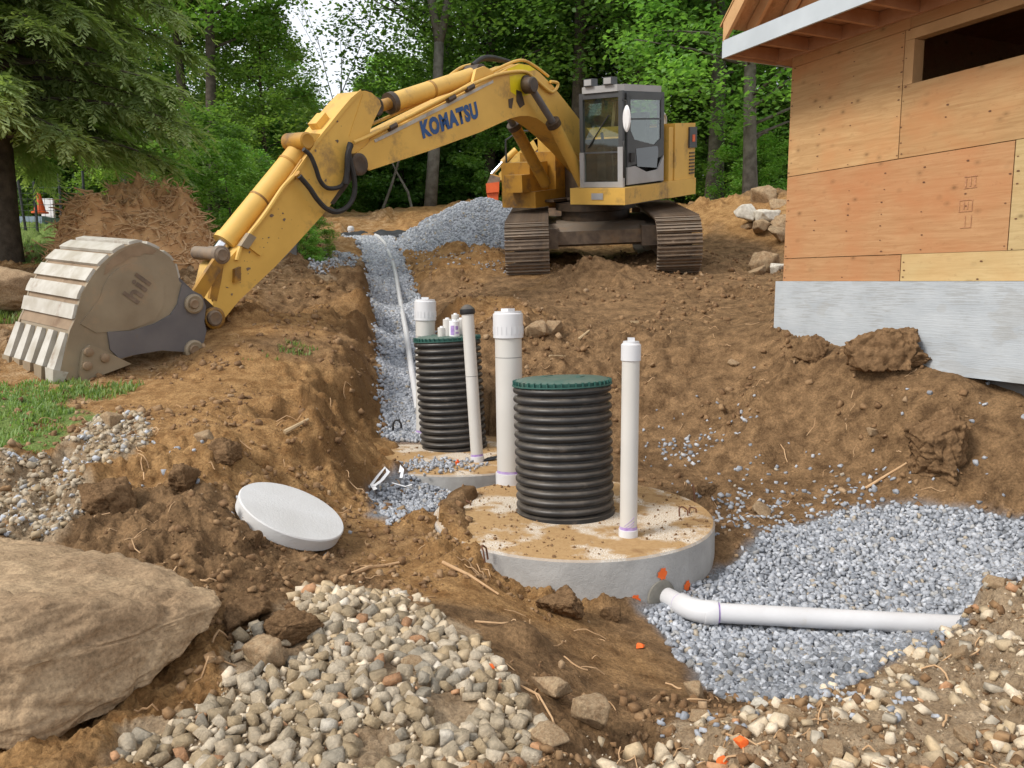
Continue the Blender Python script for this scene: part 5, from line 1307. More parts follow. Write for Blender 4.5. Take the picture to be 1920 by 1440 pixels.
# --- linkage
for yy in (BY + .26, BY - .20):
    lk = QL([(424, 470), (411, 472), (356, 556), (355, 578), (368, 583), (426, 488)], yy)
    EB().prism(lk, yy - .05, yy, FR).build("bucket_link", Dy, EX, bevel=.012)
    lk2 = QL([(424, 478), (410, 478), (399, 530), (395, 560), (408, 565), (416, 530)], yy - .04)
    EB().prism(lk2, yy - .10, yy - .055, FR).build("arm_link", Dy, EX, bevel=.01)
pin("link_pin", 418, 478, .075, BY - .24, BY + .29, "track_steel", EX); pin("link_collar", 418, 478, .10, BY + .19, BY + .275, "track_steel", EX); pin("link_collar", 418, 478, .09, BY - .12, BY + .12, "track_steel", EX)
pin("arm_pin", 405, 597, .085, BY - .30, BY + .30, "track_steel", EX); pin("arm_boss", 405, 597, .12, BY - .26, BY + .26, "dirty_yellow", EX)
# --- bucket
BW = .56; YN, YF = BY + BW, BY - BW
side_px = [(131, 620), (142, 596), (147, 573), (153, 551), (161, 537), (169, 524), (179, 509), (191, 495), (206, 481), (222, 469), (241, 459.5), (262, 454), (280, 459), (297, 467), (318, 482), (329, 497), (336, 527), (341, 532), (378, 556), (384, 575), (380, 600), (385, 620), (376, 660), (369, 674), (354, 661), (300, 657), (262, 663), (233, 672), (205, 690), (143, 711), (127, 714), (112, 700)]
sp2 = QL(side_px, YN)
BK = EB(); BK.prism(sp2, YN - .035, YN, FR); nearp = BK.build("bucket_side", MATS["worn_steel"], EX, bevel=.006)
EB().prism(sp2, YF, YF + .035, FR).build("bucket_side", MATS["worn_steel"], EX, bevel=.006)
arc_px = side_px[:17]; arc = QL(arc_px, YN)
ctr = Vector((np.mean([p[0] for p in sp2]), np.mean([p[1] for p in sp2])))
def off(p, k): 
    v = Vector(p) - ctr
    return tuple(Vector(p) + v.normalized() * k)
# back shell
sh = [off(p, -.004) for p in arc] + [off(p, -.04) for p in arc[::-1]]
m = EB(); n_ = len(arc)
A = [[m.v((*(p[0],), y_, p[1])) for p in sh] for y_ in (YF + .036, YN - .036)]
for i in range(len(sh)): m.face([A[0][i], A[0][(i + 1) % len(sh)], A[1][(i + 1) % len(sh)], A[1][i]], True)
bshell = m.build("bucket_back", MATS["dirty_steel"] if "dirty_steel" in MATS else plain("dirty_steel", (.30, .21, .13), (.22, .15, .09), 5, .7, dirt=(.14, .08, .04), dirt_amt=.2, dirt_scale=3), EX)
# wear strips, proud of the back
ln = [0]
for a_, b_ in zip(arc, arc[1:]): ln.append(ln[-1] + (Vector(b_) - Vector(a_)).length)
def at_arc(s):
    return Vector((np.interp(s, ln, [p[0] for p in arc]), np.interp(s, ln, [p[1] for p in arc])))
for k in range(9):
    s0 = .12 + k * .178; s1 = s0 + .128
    if s1 > ln[-1]: break
    pts = [at_arc(s0 + (s1 - s0) * t) for t in (0, .33, .66, 1)]
    pol = [off(p, .0) for p in pts] + [off(p, .028) for p in pts[::-1]]
    EB().prism(pol, YF + .01, YN - .012, FR).build("wear_strip", MATS["pale_steel"], EX, bevel=.005)
# inner ring plate on the near side and the emblem
ip = QL([(150, 607), (186, 560), (194, 535), (205, 517), (222, 503), (242, 495), (262, 494), (282, 500), (297, 512), (306, 532), (308, 570), (290, 600), (240, 619), (180, 624)], YN)
EB().prism(ip, YN, YN + .008, FR).build("side_liner", MATS["worn_steel"], nearp, bevel=.004)
stn = QL([(198, 497), (209, 485), (224, 473), (243, 463), (262, 458), (281, 463), (294, 470), (286, 477), (270, 475), (262, 480), (246, 481), (232, 491), (214, 500), (203, 511), (194, 516)], YN)
m = EB(); m.face([m.v((p, YN + .004, q)) for p, q in stn]); m.build("rust_stain", MATS["dirty_steel"], nearp)
cheek = QL([(340, 532), (378, 556), (384, 575), (381, 602), (385, 620), (376, 660), (356, 660), (300, 656.5), (250, 665), (222, 672), (205, 655), (200, 622), (245, 620), (290, 606), (318, 590), (331, 570)], YN)
EB().prism(cheek, YN + .0005, YN + .022, FR).build("cheek_plate", MATS["dark_steel"], nearp, bevel=.006)
lettering("hil", (258, 571), (284, 531), YN + .008, .18, "track_steel", nearp, "emblem", .006, .03, -1)
cut = QL([(152, 657), (165, 646), (178, 650), (242, 681), (150, 716), (145, 700)], YN)
sc_ = EB().prism(cut, YN + .0005, YN + .05, FR).build("side_cutter", MATS["worn_steel"], EX, bevel=.012)
for (a_, b_) in ((166, 660), (196, 671), (163, 686)): 
    p, q = Q(a_, b_, YN + .05)
    MB(XM @ Matrix.Translation((p, 0, q)) @ Matrix.Rotation(R(-90), 4, 'X')).lathe([(.045, YN + .048), (.04, YN + .072), (.018, YN + .082), (0, YN + .083)], 10).build("cutter_bolt", MATS["dirty_steel"], sc_)
EB().prism([Q(a_, b_, YN) for a_, b_ in [(152, 657), (165, 646), (178, 650), (242, 681), (150, 716), (145, 700)]], YF - .05, YF - .001, FR).build("side_cutter", MATS["worn_steel"], EX, bevel=.012)
# lip, adapters and teeth
(lx0, lz0), (lx1, lz1) = Q(133, 618, YN), Q(113, 694, YN)
ldir = Vector((lx1 - lx0, 0, lz1 - lz0)).normalized(); lper = Vector((-ldir.z, 0, ldir.x))
if lper.x < 0: lper = -lper
def lipbox(name, a0, a1, t0, t1, w0, w1, yc, mat, parent=EX, bev=.008):
    m = EB(); base = Vector((lx0, 0, lz0)); vs = []
    for (s, t, w_) in ((a0, t0, w0), (a1, t1, w1)):
        for (yy, tt) in ((-w_, t[0]), (w_, t[0]), (w_, t[1]), (-w_, t[1])):
            p = base + ldir * s + lper * tt; vs.append(m.v((p.x, yc + yy, p.z)))
    m.face(vs[3::-1]); m.face(vs[4:])
    for i in range(4): m.face([vs[i], vs[(i + 1) % 4], vs[4 + (i + 1) % 4], vs[4 + i]])
    return m.build(name, mat, parent, bevel=bev)
LL = (Vector((lx1, 0, lz1)) - Vector((lx0, 0, lz0))).length
lipbox("bucket_lip", 0, LL, (-.05, -.005), (-.05, -.02), BW - .037, BW - .037, BY, MATS["worn_steel"])
for k in range(5):
    yc = YN - .075 - k * (2 * BW - .15) / 4
    lipbox("tooth_adapter", .04, LL + .02, (-.006, .03), (-.06, .055), .055, .075, yc, MATS["pale_steel"], EX, .012)
    lipbox("tooth", LL + .005, LL + .25, (-.07, .065), (-.03, .0), .085, .06, yc, MATS["worn_steel"] if k else MATS["pale_steel"], EX, .012)
# ears, coupler and their pins
for yy in (BY + .27, BY - .23):
    er = QL([(336, 520), (362, 545), (378, 553), (385, 575), (381, 602), (386, 640), (378, 668), (366, 675), (352, 660), (330, 610)], yy)
    EB().prism(er, yy - .05, yy, FR).build("bucket_ear", MATS["dark_steel"], EX, bevel=.008)
for (a_, b_) in ((366, 570), (366, 656)):
    pin("bucket_pin", a_, b_, .10, YN - .03, YN + .06, "worn_steel", EX); pin("pin_head", a_, b_, .05, YN + .05, YN + .085, "dirty_steel", EX)
    pin("bucket_pin", a_, b_, .07, BY - .34, BY + .34, "track_steel", EX)
cpx = QL([(360, 560), (378, 553), (412, 585), (412, 608), (385, 625), (376, 668), (358, 662)], BY + .2)
EB().prism(cpx, BY - .2, BY + .2, FR).build("coupler", MATS["grease"], EX, bevel=.01)

# ------------------------------------------------------------------ small excavator behind the gravel heap
EY = 21.5
def E2(px, py, Y=EY): return PY(px, py, Y)
e2 = empty("small_excavator", PY(1010, 445, EY), "smaller yellow excavator with an orange breaker, half hidden behind the big one", "excavator")
def flat(name, px, Y0, Y1, mat, parent, bev=.02):
    m = MB(); A = [m.v(PY(a_, b_, Y0)) for a_, b_ in px]
    B_ = [m.v(Vector(PY(a_, b_, Y0)) + Vector((0, Y1 - Y0, 0))) for a_, b_ in px]
    m.face(A); m.face(B_[::-1])
    for i in range(len(px)): m.face([A[i], A[(i + 1) % len(px)], B_[(i + 1) % len(px)], B_[i]])
    return m.build(name, MATS[mat], parent, bevel=bev)
flat("arm", [(935, 326), (966, 290), (1000, 262), (1012, 258), (1016, 272), (985, 300), (950, 335), (938, 338)], EY - .3, EY, "yellow_paint", e2)
flat("boom", [(1000, 262), (1012, 254), (1050, 300), (1080, 380), (1060, 390), (1030, 320)], EY - .3, EY + .05, "yellow_paint", e2)
for (n_, A, B_, r, m_) in (("arm_cylinder", (942, 305), (968, 281), .085, "yellow_paint"), ("cylinder_rod", (922, 327), (942, 305), .05, "chrome"), ("breaker_link", (919, 330), (940, 336), .07, "dirty_yellow")):
    MB().tube([PY(*A, EY - .15), PY(*B_, EY - .15)], r, 12).build(n_, MATS[m_], e2)
flat("breaker_bracket", [(912, 345), (920, 327), (938, 333), (936, 346)], EY - .3, EY + .1, "track_steel", e2)
flat("breaker", [(911, 344), (936, 341), (935, 360), (912, 362)], EY - .34, EY + .2, "red_orange", e2)
flat("breaker_body", [(913, 362.5), (934, 360.5), (934, 392), (916, 392)], EY - .28, EY + .14, "red_orange", e2)
MB().tube([PY(926, 391, EY - .07), PY(926, 425, EY - .07)], .06, 10).build("breaker_chisel", MATS["dark_steel"], e2)
flat("cab", [(982, 300), (984, 285), (992, 272), (1006, 262), (1025, 257), (1042, 260), (1056, 272), (1062, 300)], EY + .5, EY + 1.7, "cab_white", e2, .06)
flat("cab_window", [(985, 296), (988, 283), (998, 270), (1009, 264), (1016, 266), (1004, 280), (996, 296)], EY + .47, EY + .495, "dark_glass", e2, .0)
flat("body", [(975, 300.5), (1075, 300.5), (1090, 380), (970, 380)], EY + .45, EY + 2.4, "yellow_paint", e2, .08)
flat("track", [(962, 390), (1095, 390), (1100, 430), (1085, 446), (970, 446), (958, 430)], EY + .2, EY + .7, "track_steel", e2, .08)
flat("track", [(962, 390), (1095, 390), (1100, 430), (1085, 446), (970, 446), (958, 430)], EY + 1.9, EY + 2.4, "track_steel", e2, .08)
# ------------------------------------------------------------------ house under construction
def plywood(name, c1, c2, c3, grain=(1, 14, 14)):
    gg = NG(name)
    v = gg.map(grain); rnd = gg.n("ShaderNodeObjectInfo").outputs["Random"]
    n = gg.noise(2.2, 8, .6, v, 1.2); n2 = gg.noise(1.4, 4, .55, gg.map((1, 1, 1.6)))
    c = gg.mix(gg.ramp(n, [(.3, 0.0), (.7, 1.0)]), tuple(x * .84 for x in c1), c2)
    c = gg.mix(gg.ramp(n2, [(.42, 0.0), (.66, .8)]), c, c3)
    vo = gg.n("ShaderNodeTexVoronoi"); vo.inputs["Scale"].default_value = 4.6; vo.inputs["Randomness"].default_value = 1
    gg.l(gg.map((1, 1, 1.5)), vo.inputs["Vector"])
    c = gg.mix(gg.ramp(vo.outputs["Distance"], [(.05, .75), (.11, .28), (.22, 0.0)]), c, tuple(x * .42 for x in c1))
    c = gg.mix(gg.ramp(gg.noise(9, 8, .75, gg.map((1, 1, 2.2))), [(.56, 0.0), (.72, .6)]), c, tuple(x * .62 for x in c3))
    h = gg.n("ShaderNodeHueSaturation"); gg.l(c, h.inputs["Color"]); gg.l(gg.math('ADD', .85, gg.math('MULTIPLY', rnd, .25)), h.inputs["Value"])
    gg.col(h.outputs[0]); gg.set(.78, 0, .2); gg.bump(n, .15, .004)
    MATS[name] = gg.m
plywood("plywood", (.43, .25, .11), (.50, .315, .15), (.46, .22, .092))
plywood("plywood_red", (.44, .225, .10), (.48, .275, .135), (.43, .185, .08))
plywood("plywood_yellow", (.52, .37, .17), (.58, .43, .22), (.48, .30, .13))
gg = NG("foundation_coat")
n = gg.noise(3, 6, .6, gg.map((1, 1, 2.2))); comb = gg.noise(1, 4, .6, gg.map((5, 5, 95)))
c = gg.mix(gg.ramp(n, [(.3, 0.0), (.7, 1.0)]), (.37, .40, .425), (.46, .49, .51))
c = gg.mix(gg.ramp(gg.math('MULTIPLY', gg.ramp(gg.noise(1.7, 5, .6), [(.5, 0.0), (.62, 1.0)]), gg.ramp(comb, [(.5, 0.0), (.56, 1.0)])), [(.1, 0.0), (.6, .55)]), c, (.30, .305, .30))
br = gg.n("ShaderNodeTexBrick"); br.inputs["Scale"].default_value = 1.6
c = gg.mix(gg.ramp(gg.noise(3.1, 2, .4, gg.map((.7, 1, 1.3))), [(.63, 0.0), (.645, .35)]), c, (.36, .36, .345))
gg.col(c); gg.set(.8, 0, .25); gg.bump(comb, .35, .01); MATS["foundation_coat"] = gg.m

HA = math.atan2(-.912, .41)
HP = Vector((2.856, 8.5, 0.0))
HX, HY = Vector((math.cos(HA), math.sin(HA), 0)), Vector((-math.sin(HA), math.cos(HA), 0))
def wall_hit(px, py, out=0.0):
    d = Vector(ray(px, py)); s = (HP - HY * out - CAMP).dot(HY) / d.dot(HY); p = CAMP + d * s
    return (p - HP).dot(HX), p.z
H = empty("house", HP, "unfinished plywood-sheathed house on a grey-coated foundation", "house")
H.rotation_euler = (0, 0, HA)
HT = Matrix.Translation(HP)
class HB(MB):
    def __init__(s): super().__init__(HT)
def hbox(name, lo, hi, mat, parent=H, bev=.003): return HB().box(lo, hi).build(name, MATS[mat], parent, bevel=bev)
nb = hbox("foundation_wall", (-.05, -.055, .862), (5.2, .18, 1.638), "foundation_coat")
hbox("foundation_return", (-.05, .181, .2), (.18, 6.5, 1.638), "foundation_coat")
hbox("footing", (-.1, .10, -.2), (5.2, .5, .855), "grey_block")
zt = 3.795
hbox("plywood_sheet", (.0, 0, 1.641), (1.4435, .02, 1.870), "plywood_red")
hbox("plywood_sheet", (1.4515, .001, 1.641), (3.9, .02, 1.874), "plywood_yellow")
hbox("plywood_sheet", (.0, 0.001, 1.877), (2.412, .02, 2.706), "plywood_red")
hbox("plywood_sheet", (2.421, 0, 1.878), (4.86, .02, 2.708), "plywood_yellow")
hbox("plywood_sheet", (.0, 0, 2.713), (1.350, .02, zt - .004), "plywood")
hbox("plywood_sheet", (1.358, .0015, 2.713), (3.8, .02, 3.33), "plywood")
hbox("plywood_sheet", (.0, 0.001, zt), (1.40, .02, 4.5), "plywood")
hbox("plywood_sheet", (1.404, 0, zt + .002), (5.2, .02, 4.5), "plywood")
hbox("plywood_sheet", (3.804, 0, 2.713), (5.2, .02, zt - .002), "plywood")
wf = hbox("window_frame", (1.358, -.001, 3.332), (1.452, .12, 3.70), "lumber")
hbox("window_header", (1.358, -.002, 3.703), (3.8, .10, zt - .004), "lumber")
hbox("window_jamb", (3.5, -.001, 3.332), (3.8, .12, 3.70), "lumber")
nl = HB(); rr_ = random.Random(8)                        # nails along the stud lines
def nailrow(x, za, zb, step=.115):
    z = za
    while z < zb:
        if rr_.random() < .62:
            r_ = rr_.uniform(.0035, .007); xx = x + rr_.uniform(-.018, .018); zz = z + rr_.uniform(-.02, .02)
            nl.face([nl.v((xx + r_ * 2.1 * math.cos(k * math.pi / 3), -.0035, zz + r_ * math.sin(k * math.pi / 3))) for k in range(6)])
        z += step
for x_ in (.03, .40, .81, 1.33, 1.38): nailrow(x_, 2.74, 3.78)
for x_ in (1.8, 2.2, 2.6): nailrow(x_, 2.74, 3.3)
for x_ in (.03, .40, .81, 1.22, 1.63, 2.03, 2.39, 2.45): nailrow(x_, 1.9, 2.69)
for x_ in (.03, .8, 1.42, 1.48, 2.2): nailrow(x_, 1.67, 1.86, .07)
tag(nl.build("nail_heads", MATS["rusty_rebar"], H), kind="stuff")
# faded stamp on the lower sheet
st = HB()
for (a_, b_, c_, d_) in ((2.02, 2.40, 2.035, 2.47), (2.06, 2.40, 2.075, 2.47), (2.10, 2.40, 2.115, 2.47), (2.01, 2.385, 2.125, 2.393), (2.01, 2.475, 2.125, 2.483), (1.98, 2.20, 2.1, 2.206), (1.98, 2.29, 2.1, 2.296), (1.98, 2.206, 1.986, 2.29), (2.094, 2.206, 2.1, 2.29), (2.02, 2.22, 2.03, 2.28), (2.05, 2.22, 2.06, 2.28), (2.04, 2.08, 2.046, 2.17), (2.094, 2.08, 2.1, 2.17), (2.0, 2.07, 2.1, 2.076)):
    A = [(a_, -.004, b_), (c_, -.004, b_), (c_, -.004, d_), (a_, -.004, d_)]; st.face([st.v(q) for q in A])
tag(st.build("printed_stamp", plain("faded_ink", (.33, .155, .08), (.50, .25, .12), 25, .8), H), kind="stuff")
# shell behind the sheathing: studs, side, back, floor, so that the window looks into a dark room
for x_ in (.04, .44, .85, 1.26): hbox("stud", (x_, .021, 1.66), (x_ + .04, .13, 4.4), "lumber")
hbox("side_wall", (0, .021, 1.641), (.02, 6.5, 4.44), "plywood"); hbox("far_wall", (5.18, .021, 1.641), (5.2, 6.5, 6.0), "plywood")
print("WIN", wall_hit(1848, 85, -6.48), wall_hit(1925, 112, -6.48)); hbox("back_wall", (.021, 6.48, 1.641), (5.179, 6.5, 3.55), "plywood"); hbox("back_wall", (.021, 6.48, 4.1), (5.179, 6.5, 5.9), "plywood"); hbox("back_wall", (.021, 6.48, 3.551), (2.2, 6.5, 4.099), "plywood"); hbox("back_wall", (3.0, 6.48, 3.551), (5.179, 6.5, 4.099), "plywood")
hbox("ceiling_deck", (.022, .022, 4.41), (5.178, 6.478, 4.435), "lumber_red"); hbox("floor_deck", (.03, .03, 1.60), (5.17, 6.47, 1.635), "plywood_red")
m = HB(); pol = [(0, 4.503), (5.2, 4.503), (5.2, 6.6), (3.1, 7.3), (.45, 4.66)]
m.prism(pol, .0, .02, FR); m.build("gable_sheathing", MATS["plywood"], H)
# horizontal eave box: fascia, soffit boards, lookouts
fz0, fz1, o_ = 3.875, 4.045, .66
hbox("fascia", (-.24, -o_ - .025, fz0), (5.2, -o_, fz1), "fascia_metal")
hbox("fascia_end", (-.24, -o_ + .001, fz0), (-.215, -.0, fz1 - .03), "lumber_red")
hbox("side_fascia", (-.265, -o_ - .02, fz0 + .002), (-.2405, 6.5, fz1 - .002), "fascia_metal")
hbox("soffit_panel", (-.21, -o_ + .002, fz1 - .025), (5.2, -.002, fz1 - .005), "lumber_red")
hbox("ledger", (-.21, -.04, fz0 + .01), (5.2, -.0035, fz1 - .03), "lumber_red")
for k in range(9): hbox("lookout", (-.20 + k * .42, -o_ + .003, fz0 + .02), (-.162 + k * .42, -.042, fz1 - .03), "lumber_red")
hbox("side_soffit", (-.238, .001, fz0 + .01), (-.001, 6.5, fz0 + .03), "lumber_red")
# rake: rafters climbing along the gable overhang, boards of roof sheathing above
def slope_board(name, t0, t1, d0, d1, ya_, yb_, mat):
    m = HB(); pol = [(t0, fz1 + (t0 + .24) * 1.03 + d0), (t1, fz1 + (t1 + .24) * 1.03 + d0), (t1, fz1 + (t1 + .24) * 1.03 + d1), (t0, fz1 + (t0 + .24) * 1.03 + d1)]
    m.prism(pol, ya_, yb_, FR); return m.build(name, MATS[mat], H, bevel=.003)
slope_board("rake_fascia", -.26, 3.0, .002, .20, -o_ - .02, -o_ + .018, "lumber")
slope_board("rake_rafter", -.23, 3.0, .0, .17, -.40, -.362, "lumber")
slope_board("rake_rafter", -.1, 3.0, .0, .17, -.062, -.024, "lumber")
slope_board("roof_sheathing", -.30, 3.0, .203, .22, -o_ - .03, 6.6, "plywood")
m = HB(); m.prism([(3.0, 7.6), (5.5, 5.0), (5.5, 4.98), (3.0, 7.58)], -o_, 6.6, FR); m.build("roof_sheathing", MATS["plywood"], H)

# ------------------------------------------------------------------ leaves
def leaf_material(name, c1, c2, trans=.45, c3=None):
    gg = NG(name); t = gg.t
    tint = gg.attr("tint").outputs["Fac"]; rnd = gg.n("ShaderNodeObjectInfo").outputs["Random"]
    c = gg.mix(tint, c1, c2)
    hs = gg.n("ShaderNodeHueSaturation"); gg.l(c, hs.inputs["Color"])
    gg.l(gg.math('ADD', .485, gg.math('MULTIPLY', rnd, .03)), hs.inputs["Hue"]); gg.l(gg.math('ADD', .8, gg.math('MULTIPLY', rnd, .4)), hs.inputs["Value"])
    c = hs.outputs[0]
    gg.col(c); gg.set(.5, 0, .35)
    tr = gg.n("ShaderNodeBsdfTranslucent"); mx = gg.mix(1.0, c, (1.25, 1.35, .6), 'MULTIPLY'); gg.l(mx, tr.inputs[0])
    ms = gg.n("ShaderNodeMixShader"); ms.inputs[0].default_value = trans
    gg.l(gg.b.outputs[0], ms.inputs[1]); gg.l(tr.outputs[0], ms.inputs[2]); gg.l(ms.outputs[0], gg.out.inputs[0])
    MATS[name] = gg.m
leaf_material("leaf_mid", (.13, .25, .062), (.27, .43, .125), .55)
leaf_material("leaf_bright", (.17, .31, .07), (.33, .50, .14), .5)
leaf_material("leaf_dark", (.09, .185, .052), (.19, .33, .095), .55)
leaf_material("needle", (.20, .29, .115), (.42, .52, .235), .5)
leaf_material("grass_blade", (.13, .23, .06), (.30, .40, .13), .35)
def leaves(centers, n_per, spread, size, rng, flat=.35, droop=.25, lobes=True):
    """leaf blades scattered round clump centres; returns V, F, tint"""
    n = len(centers) * n_per
    c = np.repeat(centers, n_per, 0); sp = np.repeat(spread, n_per) if np.ndim(spread) else np.full(n, spread)
    d = rng.normal(size=(n, 3)); d /= np.linalg.norm(d, axis=1)[:, None]
    rad = rng.random(n) ** .45
    p = c + d * (rad * sp)[:, None] * np.array([1, 1, flat + .25])
    s = size * rng.uniform(.65, 1.3, n)
    az = rng.random(n) * 2 * math.pi
    t = np.stack([np.cos(az), np.sin(az), rng.normal(size=n) * .35 - droop], -1); t /= np.linalg.norm(t, axis=1)[:, None]
    nz = np.stack([rng.normal(size=n) * .45, rng.normal(size=n) * .45, np.ones(n)], -1)
    b = np.cross(nz, t); b /= np.linalg.norm(b, axis=1)[:, None]
    up = np.cross(t, b)
    k = s[:, None]
    V = np.stack([p, p + (t * .45 + b * .42 + up * .10) * k, p + t * k * 1.05, p + (t * .45 - b * .42 + up * .10) * k], 1).reshape(-1, 3)
    i = np.arange(n)[:, None] * 4
    Fc = np.concatenate([i + np.array([[0, 1, 2]]), i + np.array([[0, 2, 3]])], 0)
    ct = np.repeat(rng.random(len(centers)), n_per)
    tint = np.clip(.6 * ct + .4 * rng.random(n), 0, 1)
    return V, Fc, np.repeat(tint, 4)
def limb_tube(m, pts, r0, r1, seg=7):
    n = len(pts); m.tube(pts, [r0 + (r1 - r0) * i / (n - 1) for i in range(n)], seg)
def tree_shape(h, base, cr, clumps, per, size, seed, trunk_r, lean_=(0, 0), fork=False, mat="leaf_mid", bark="bark"):
    """one tree: trunk with limbs (mesh) and crown (mesh)"""
    rng = np.random.default_rng(seed); rd = random.Random(seed)
    tr = MB(); pts = []
    for k in range(9):
        t = k / 8; pts.append(Vector((lean_[0] * t * h * .8 + .12 * math.sin(t * 5 + seed), lean_[1] * t * h * .8 + .10 * math.sin(t * 4 + seed * 2), -.25 + t * h * .88)))
    if fork:
        k0 = 3; tr.tube(pts[:k0 + 1], [trunk_r * (1.25 - .12 * i) for i in range(k0 + 1)], 10)
        for sx in (-1, 1):
            q = [pts[k0]] + [pts[k0] + Vector((sx * .42 * j * (1.0 if sx > 0 else .75), .05 * j, (h * .11) * j)) for j in range(1, 6)]
            tr.tube(q, [trunk_r * (.85 - .12 * i) for i in range(6)], 8)
    else:
        tr.tube(pts, [trunk_r * (1.3 if i == 0 else 1.05 - .1 * i) for i in range(9)], 10)
    cs, sp = [], []
    z0, z1 = base, h
    for i in range(clumps):
        t = (i + rd.random()) / clumps; z = z0 + (z1 - z0) * t
        rr = cr * (math.sin(math.pi * min(1, .18 + .80 * t)) ** .6) * (.35 + .75 * math.sqrt(rd.random()))
        an = i * 2.399 + rd.uniform(-.5, .5)
        ax = pts[min(8, int(8 * z / (h * .88)))] if z < h * .88 else pts[-1]
        p = (ax.x + rr * math.cos(an), ax.y + rr * math.sin(an), z + rd.uniform(-.3, .3) - .10 * rr)
        cs.append(p); sp.append(rd.uniform(.55, 1.05) * cr / 3)
        if i % 5 == 0:
            a0 = Vector((ax.x, ax.y, max(.4, z - .35 * rr))); mid = a0.lerp(Vector(p), .5) + Vector((0, 0, .1))
            tr.tube([a0, mid, Vector(p)], [trunk_r * .26, trunk_r * .17, trunk_r * .06], 5)
    V, Fc, tint = leaves(np.array(cs), per, np.array(sp), size, rng)
    lm = fast_mesh("crown", V, Fc, MATS[mat], False, np.stack([tint] * 3, -1))
    bmesh.ops.recalc_face_normals(tr.bm, faces=tr.bm.faces)
    tm = bpy.data.meshes.new("trunk"); tr.bm.to_mesh(tm); tr.bm.free(); tm.materials.append(MATS[bark])
    return tm, lm
def plant_tree(shape, x, y, label, cat="tree", name="tree", rot=0, sc=1.0, group=None, sz=None):
    z = float(height(np.array([x]), np.array([y]), False)[0]) - .1
    t = empty(name, (x, y, z), label, cat, group); t.rotation_euler = (0, 0, rot); t.scale = (sc, sc, sz or sc)
    for nm, me in (("trunk", shape[0]), ("crown", shape[1])):
        if me: link(nm, me, t)
    return t
TREES = [tree_shape(17, 3.4, 3.6, 205, 118, .155, 1, .21, (.01, 0), mat="leaf_mid"),
         tree_shape(19, 5.5, 3.9, 205, 118, .16, 2, .24, (-.02, 0), mat="leaf_dark"),
         tree_shape(16, 2.6, 3.4, 205, 118, .15, 3, .19, (.02, .01), mat="leaf_mid", bark="bark_grey"),
         tree_shape(18, 4.2, 4.2, 215, 118, .16, 4, .26, (0, 0), mat="leaf_dark", bark="bark_grey")]
MAPLE = tree_shape(15, 5.2, 2.4, 140, 125, .15, 5, .17, (-.012, 0), mat="leaf_bright")
MAPLE2 = tree_shape(15, 5.6, 2.3, 130, 125, .145, 15, .16, (.0, 0), mat="leaf_bright", bark="bark")
FORK = tree_shape(16, 8.6, 2.2, 130, 120, .15, 6, .17, (.04, 0), fork=True, mat="leaf_dark", bark="bark_grey")
ROUND = tree_shape(8.6, .9, 2.5, 200, 125, .14, 7, .12, mat="leaf_bright")
SHRUB = [tree_shape(3.6, .15, 1.7, 90, 110, .12, 8 + k, .05, mat=("leaf_mid", "leaf_bright", "leaf_dark")[k]) for k in range(3)]
def pxX(px, Y): d = ray(px, 400); return d[0] / d[1] * Y
for sh_, px_, Y_, lab, rot_, sc_ in [
    (MAPLE, 408, 24, "bright green maple with the longest straight trunk, right of the root heap", .3, 1.05),
    (MAPLE2, 355, 25, "slim dark-trunked maple just behind the root heap", 1.4, 1.0),
    (FORK, 808, 27, "tree whose grey trunk forks into a wide V above the boom", 0, 1.05),
    (ROUND, 500, 25.5, "rounded bright maple beside the gap of white sky", .8, .74),
    (TREES[1], 1075, 28, "tall dark tree with a leaning trunk above the cab", 2.0, 1.05),
    (TREES[0], 1195, 30, "tall slim tree just right of the cab roof", .6, 1.0),
    (TREES[2], 1405, 22, "grey-trunked tree between the excavator tail and the house", 1.1, 1.0),
    (TREES[3], 1335, 25.5, "broad dark tree behind the excavator's tail", 2.4, 1.0),
    (TREES[0], 925, 30, "leafy tree rising behind the top of the boom", 3.4, 1.0),
    (TREES[3], 845, 33, "dense tree right of the forked trunk", 4.4, 1.05),
    (TREES[2], 240, 27, "green tree behind the feathery evergreen", 2.2, 1.0)]:
    plant_tree(sh_, pxX(px_, Y_), Y_, lab, rot=rot_, sc=sc_)
def copy_tree(t, x, y, rot, sc, label, group):
    n = t.copy(); n["label"] = label; n["group"] = group; COL.objects.link(n)
    n.location = (x, y, float(height(np.array([x]), np.array([y]), False)[0]) - .1); n.rotation_euler = (0, 0, rot); n.scale = (sc,) * 3
    for ch in t.children:
        c = ch.copy(); c.parent = n; COL.objects.link(c)
    return n
rd = random.Random(3); src = None; FL, FG = "leafy green tree standing in the dense wood behind the site", "trees of the wood behind the site"
protos = []
for k in range(4):
    pass
for Y_, step in ((31, 3.7), (37.5, 4.3), (45, 5.5)):
    x_ = -.92 * Y_
    while x_ < .95 * Y_:
        xx, yy = x_ + rd.uniform(-1, 1), Y_ + rd.uniform(-2.2, 2.2); x_ += step
        pxx = 960 + 1500 * xx / yy
        if abs(pxx - 622) < 66 + 1500 * 4.0 / yy: continue
        if 100 < pxx < 520 and yy > 34.5 and rd.random() < .55: continue
        k = rd.randrange(4)
        if len(protos) <= k or protos[k] is None:
            while len(protos) <= k: protos.append(None)
            protos[k] = plant_tree(TREES[k], xx, yy, FL, rot=rd.uniform(0, 6), sc=rd.uniform(.85, 1.15), group=FG)
        else: copy_tree(protos[k], xx, yy, rd.uniform(0, 6), rd.uniform(.85, 1.15), FL, FG)
lowl, lowg = "low bushy tree below the gap of white sky", "low trees under the sky gap"
lp_ = None
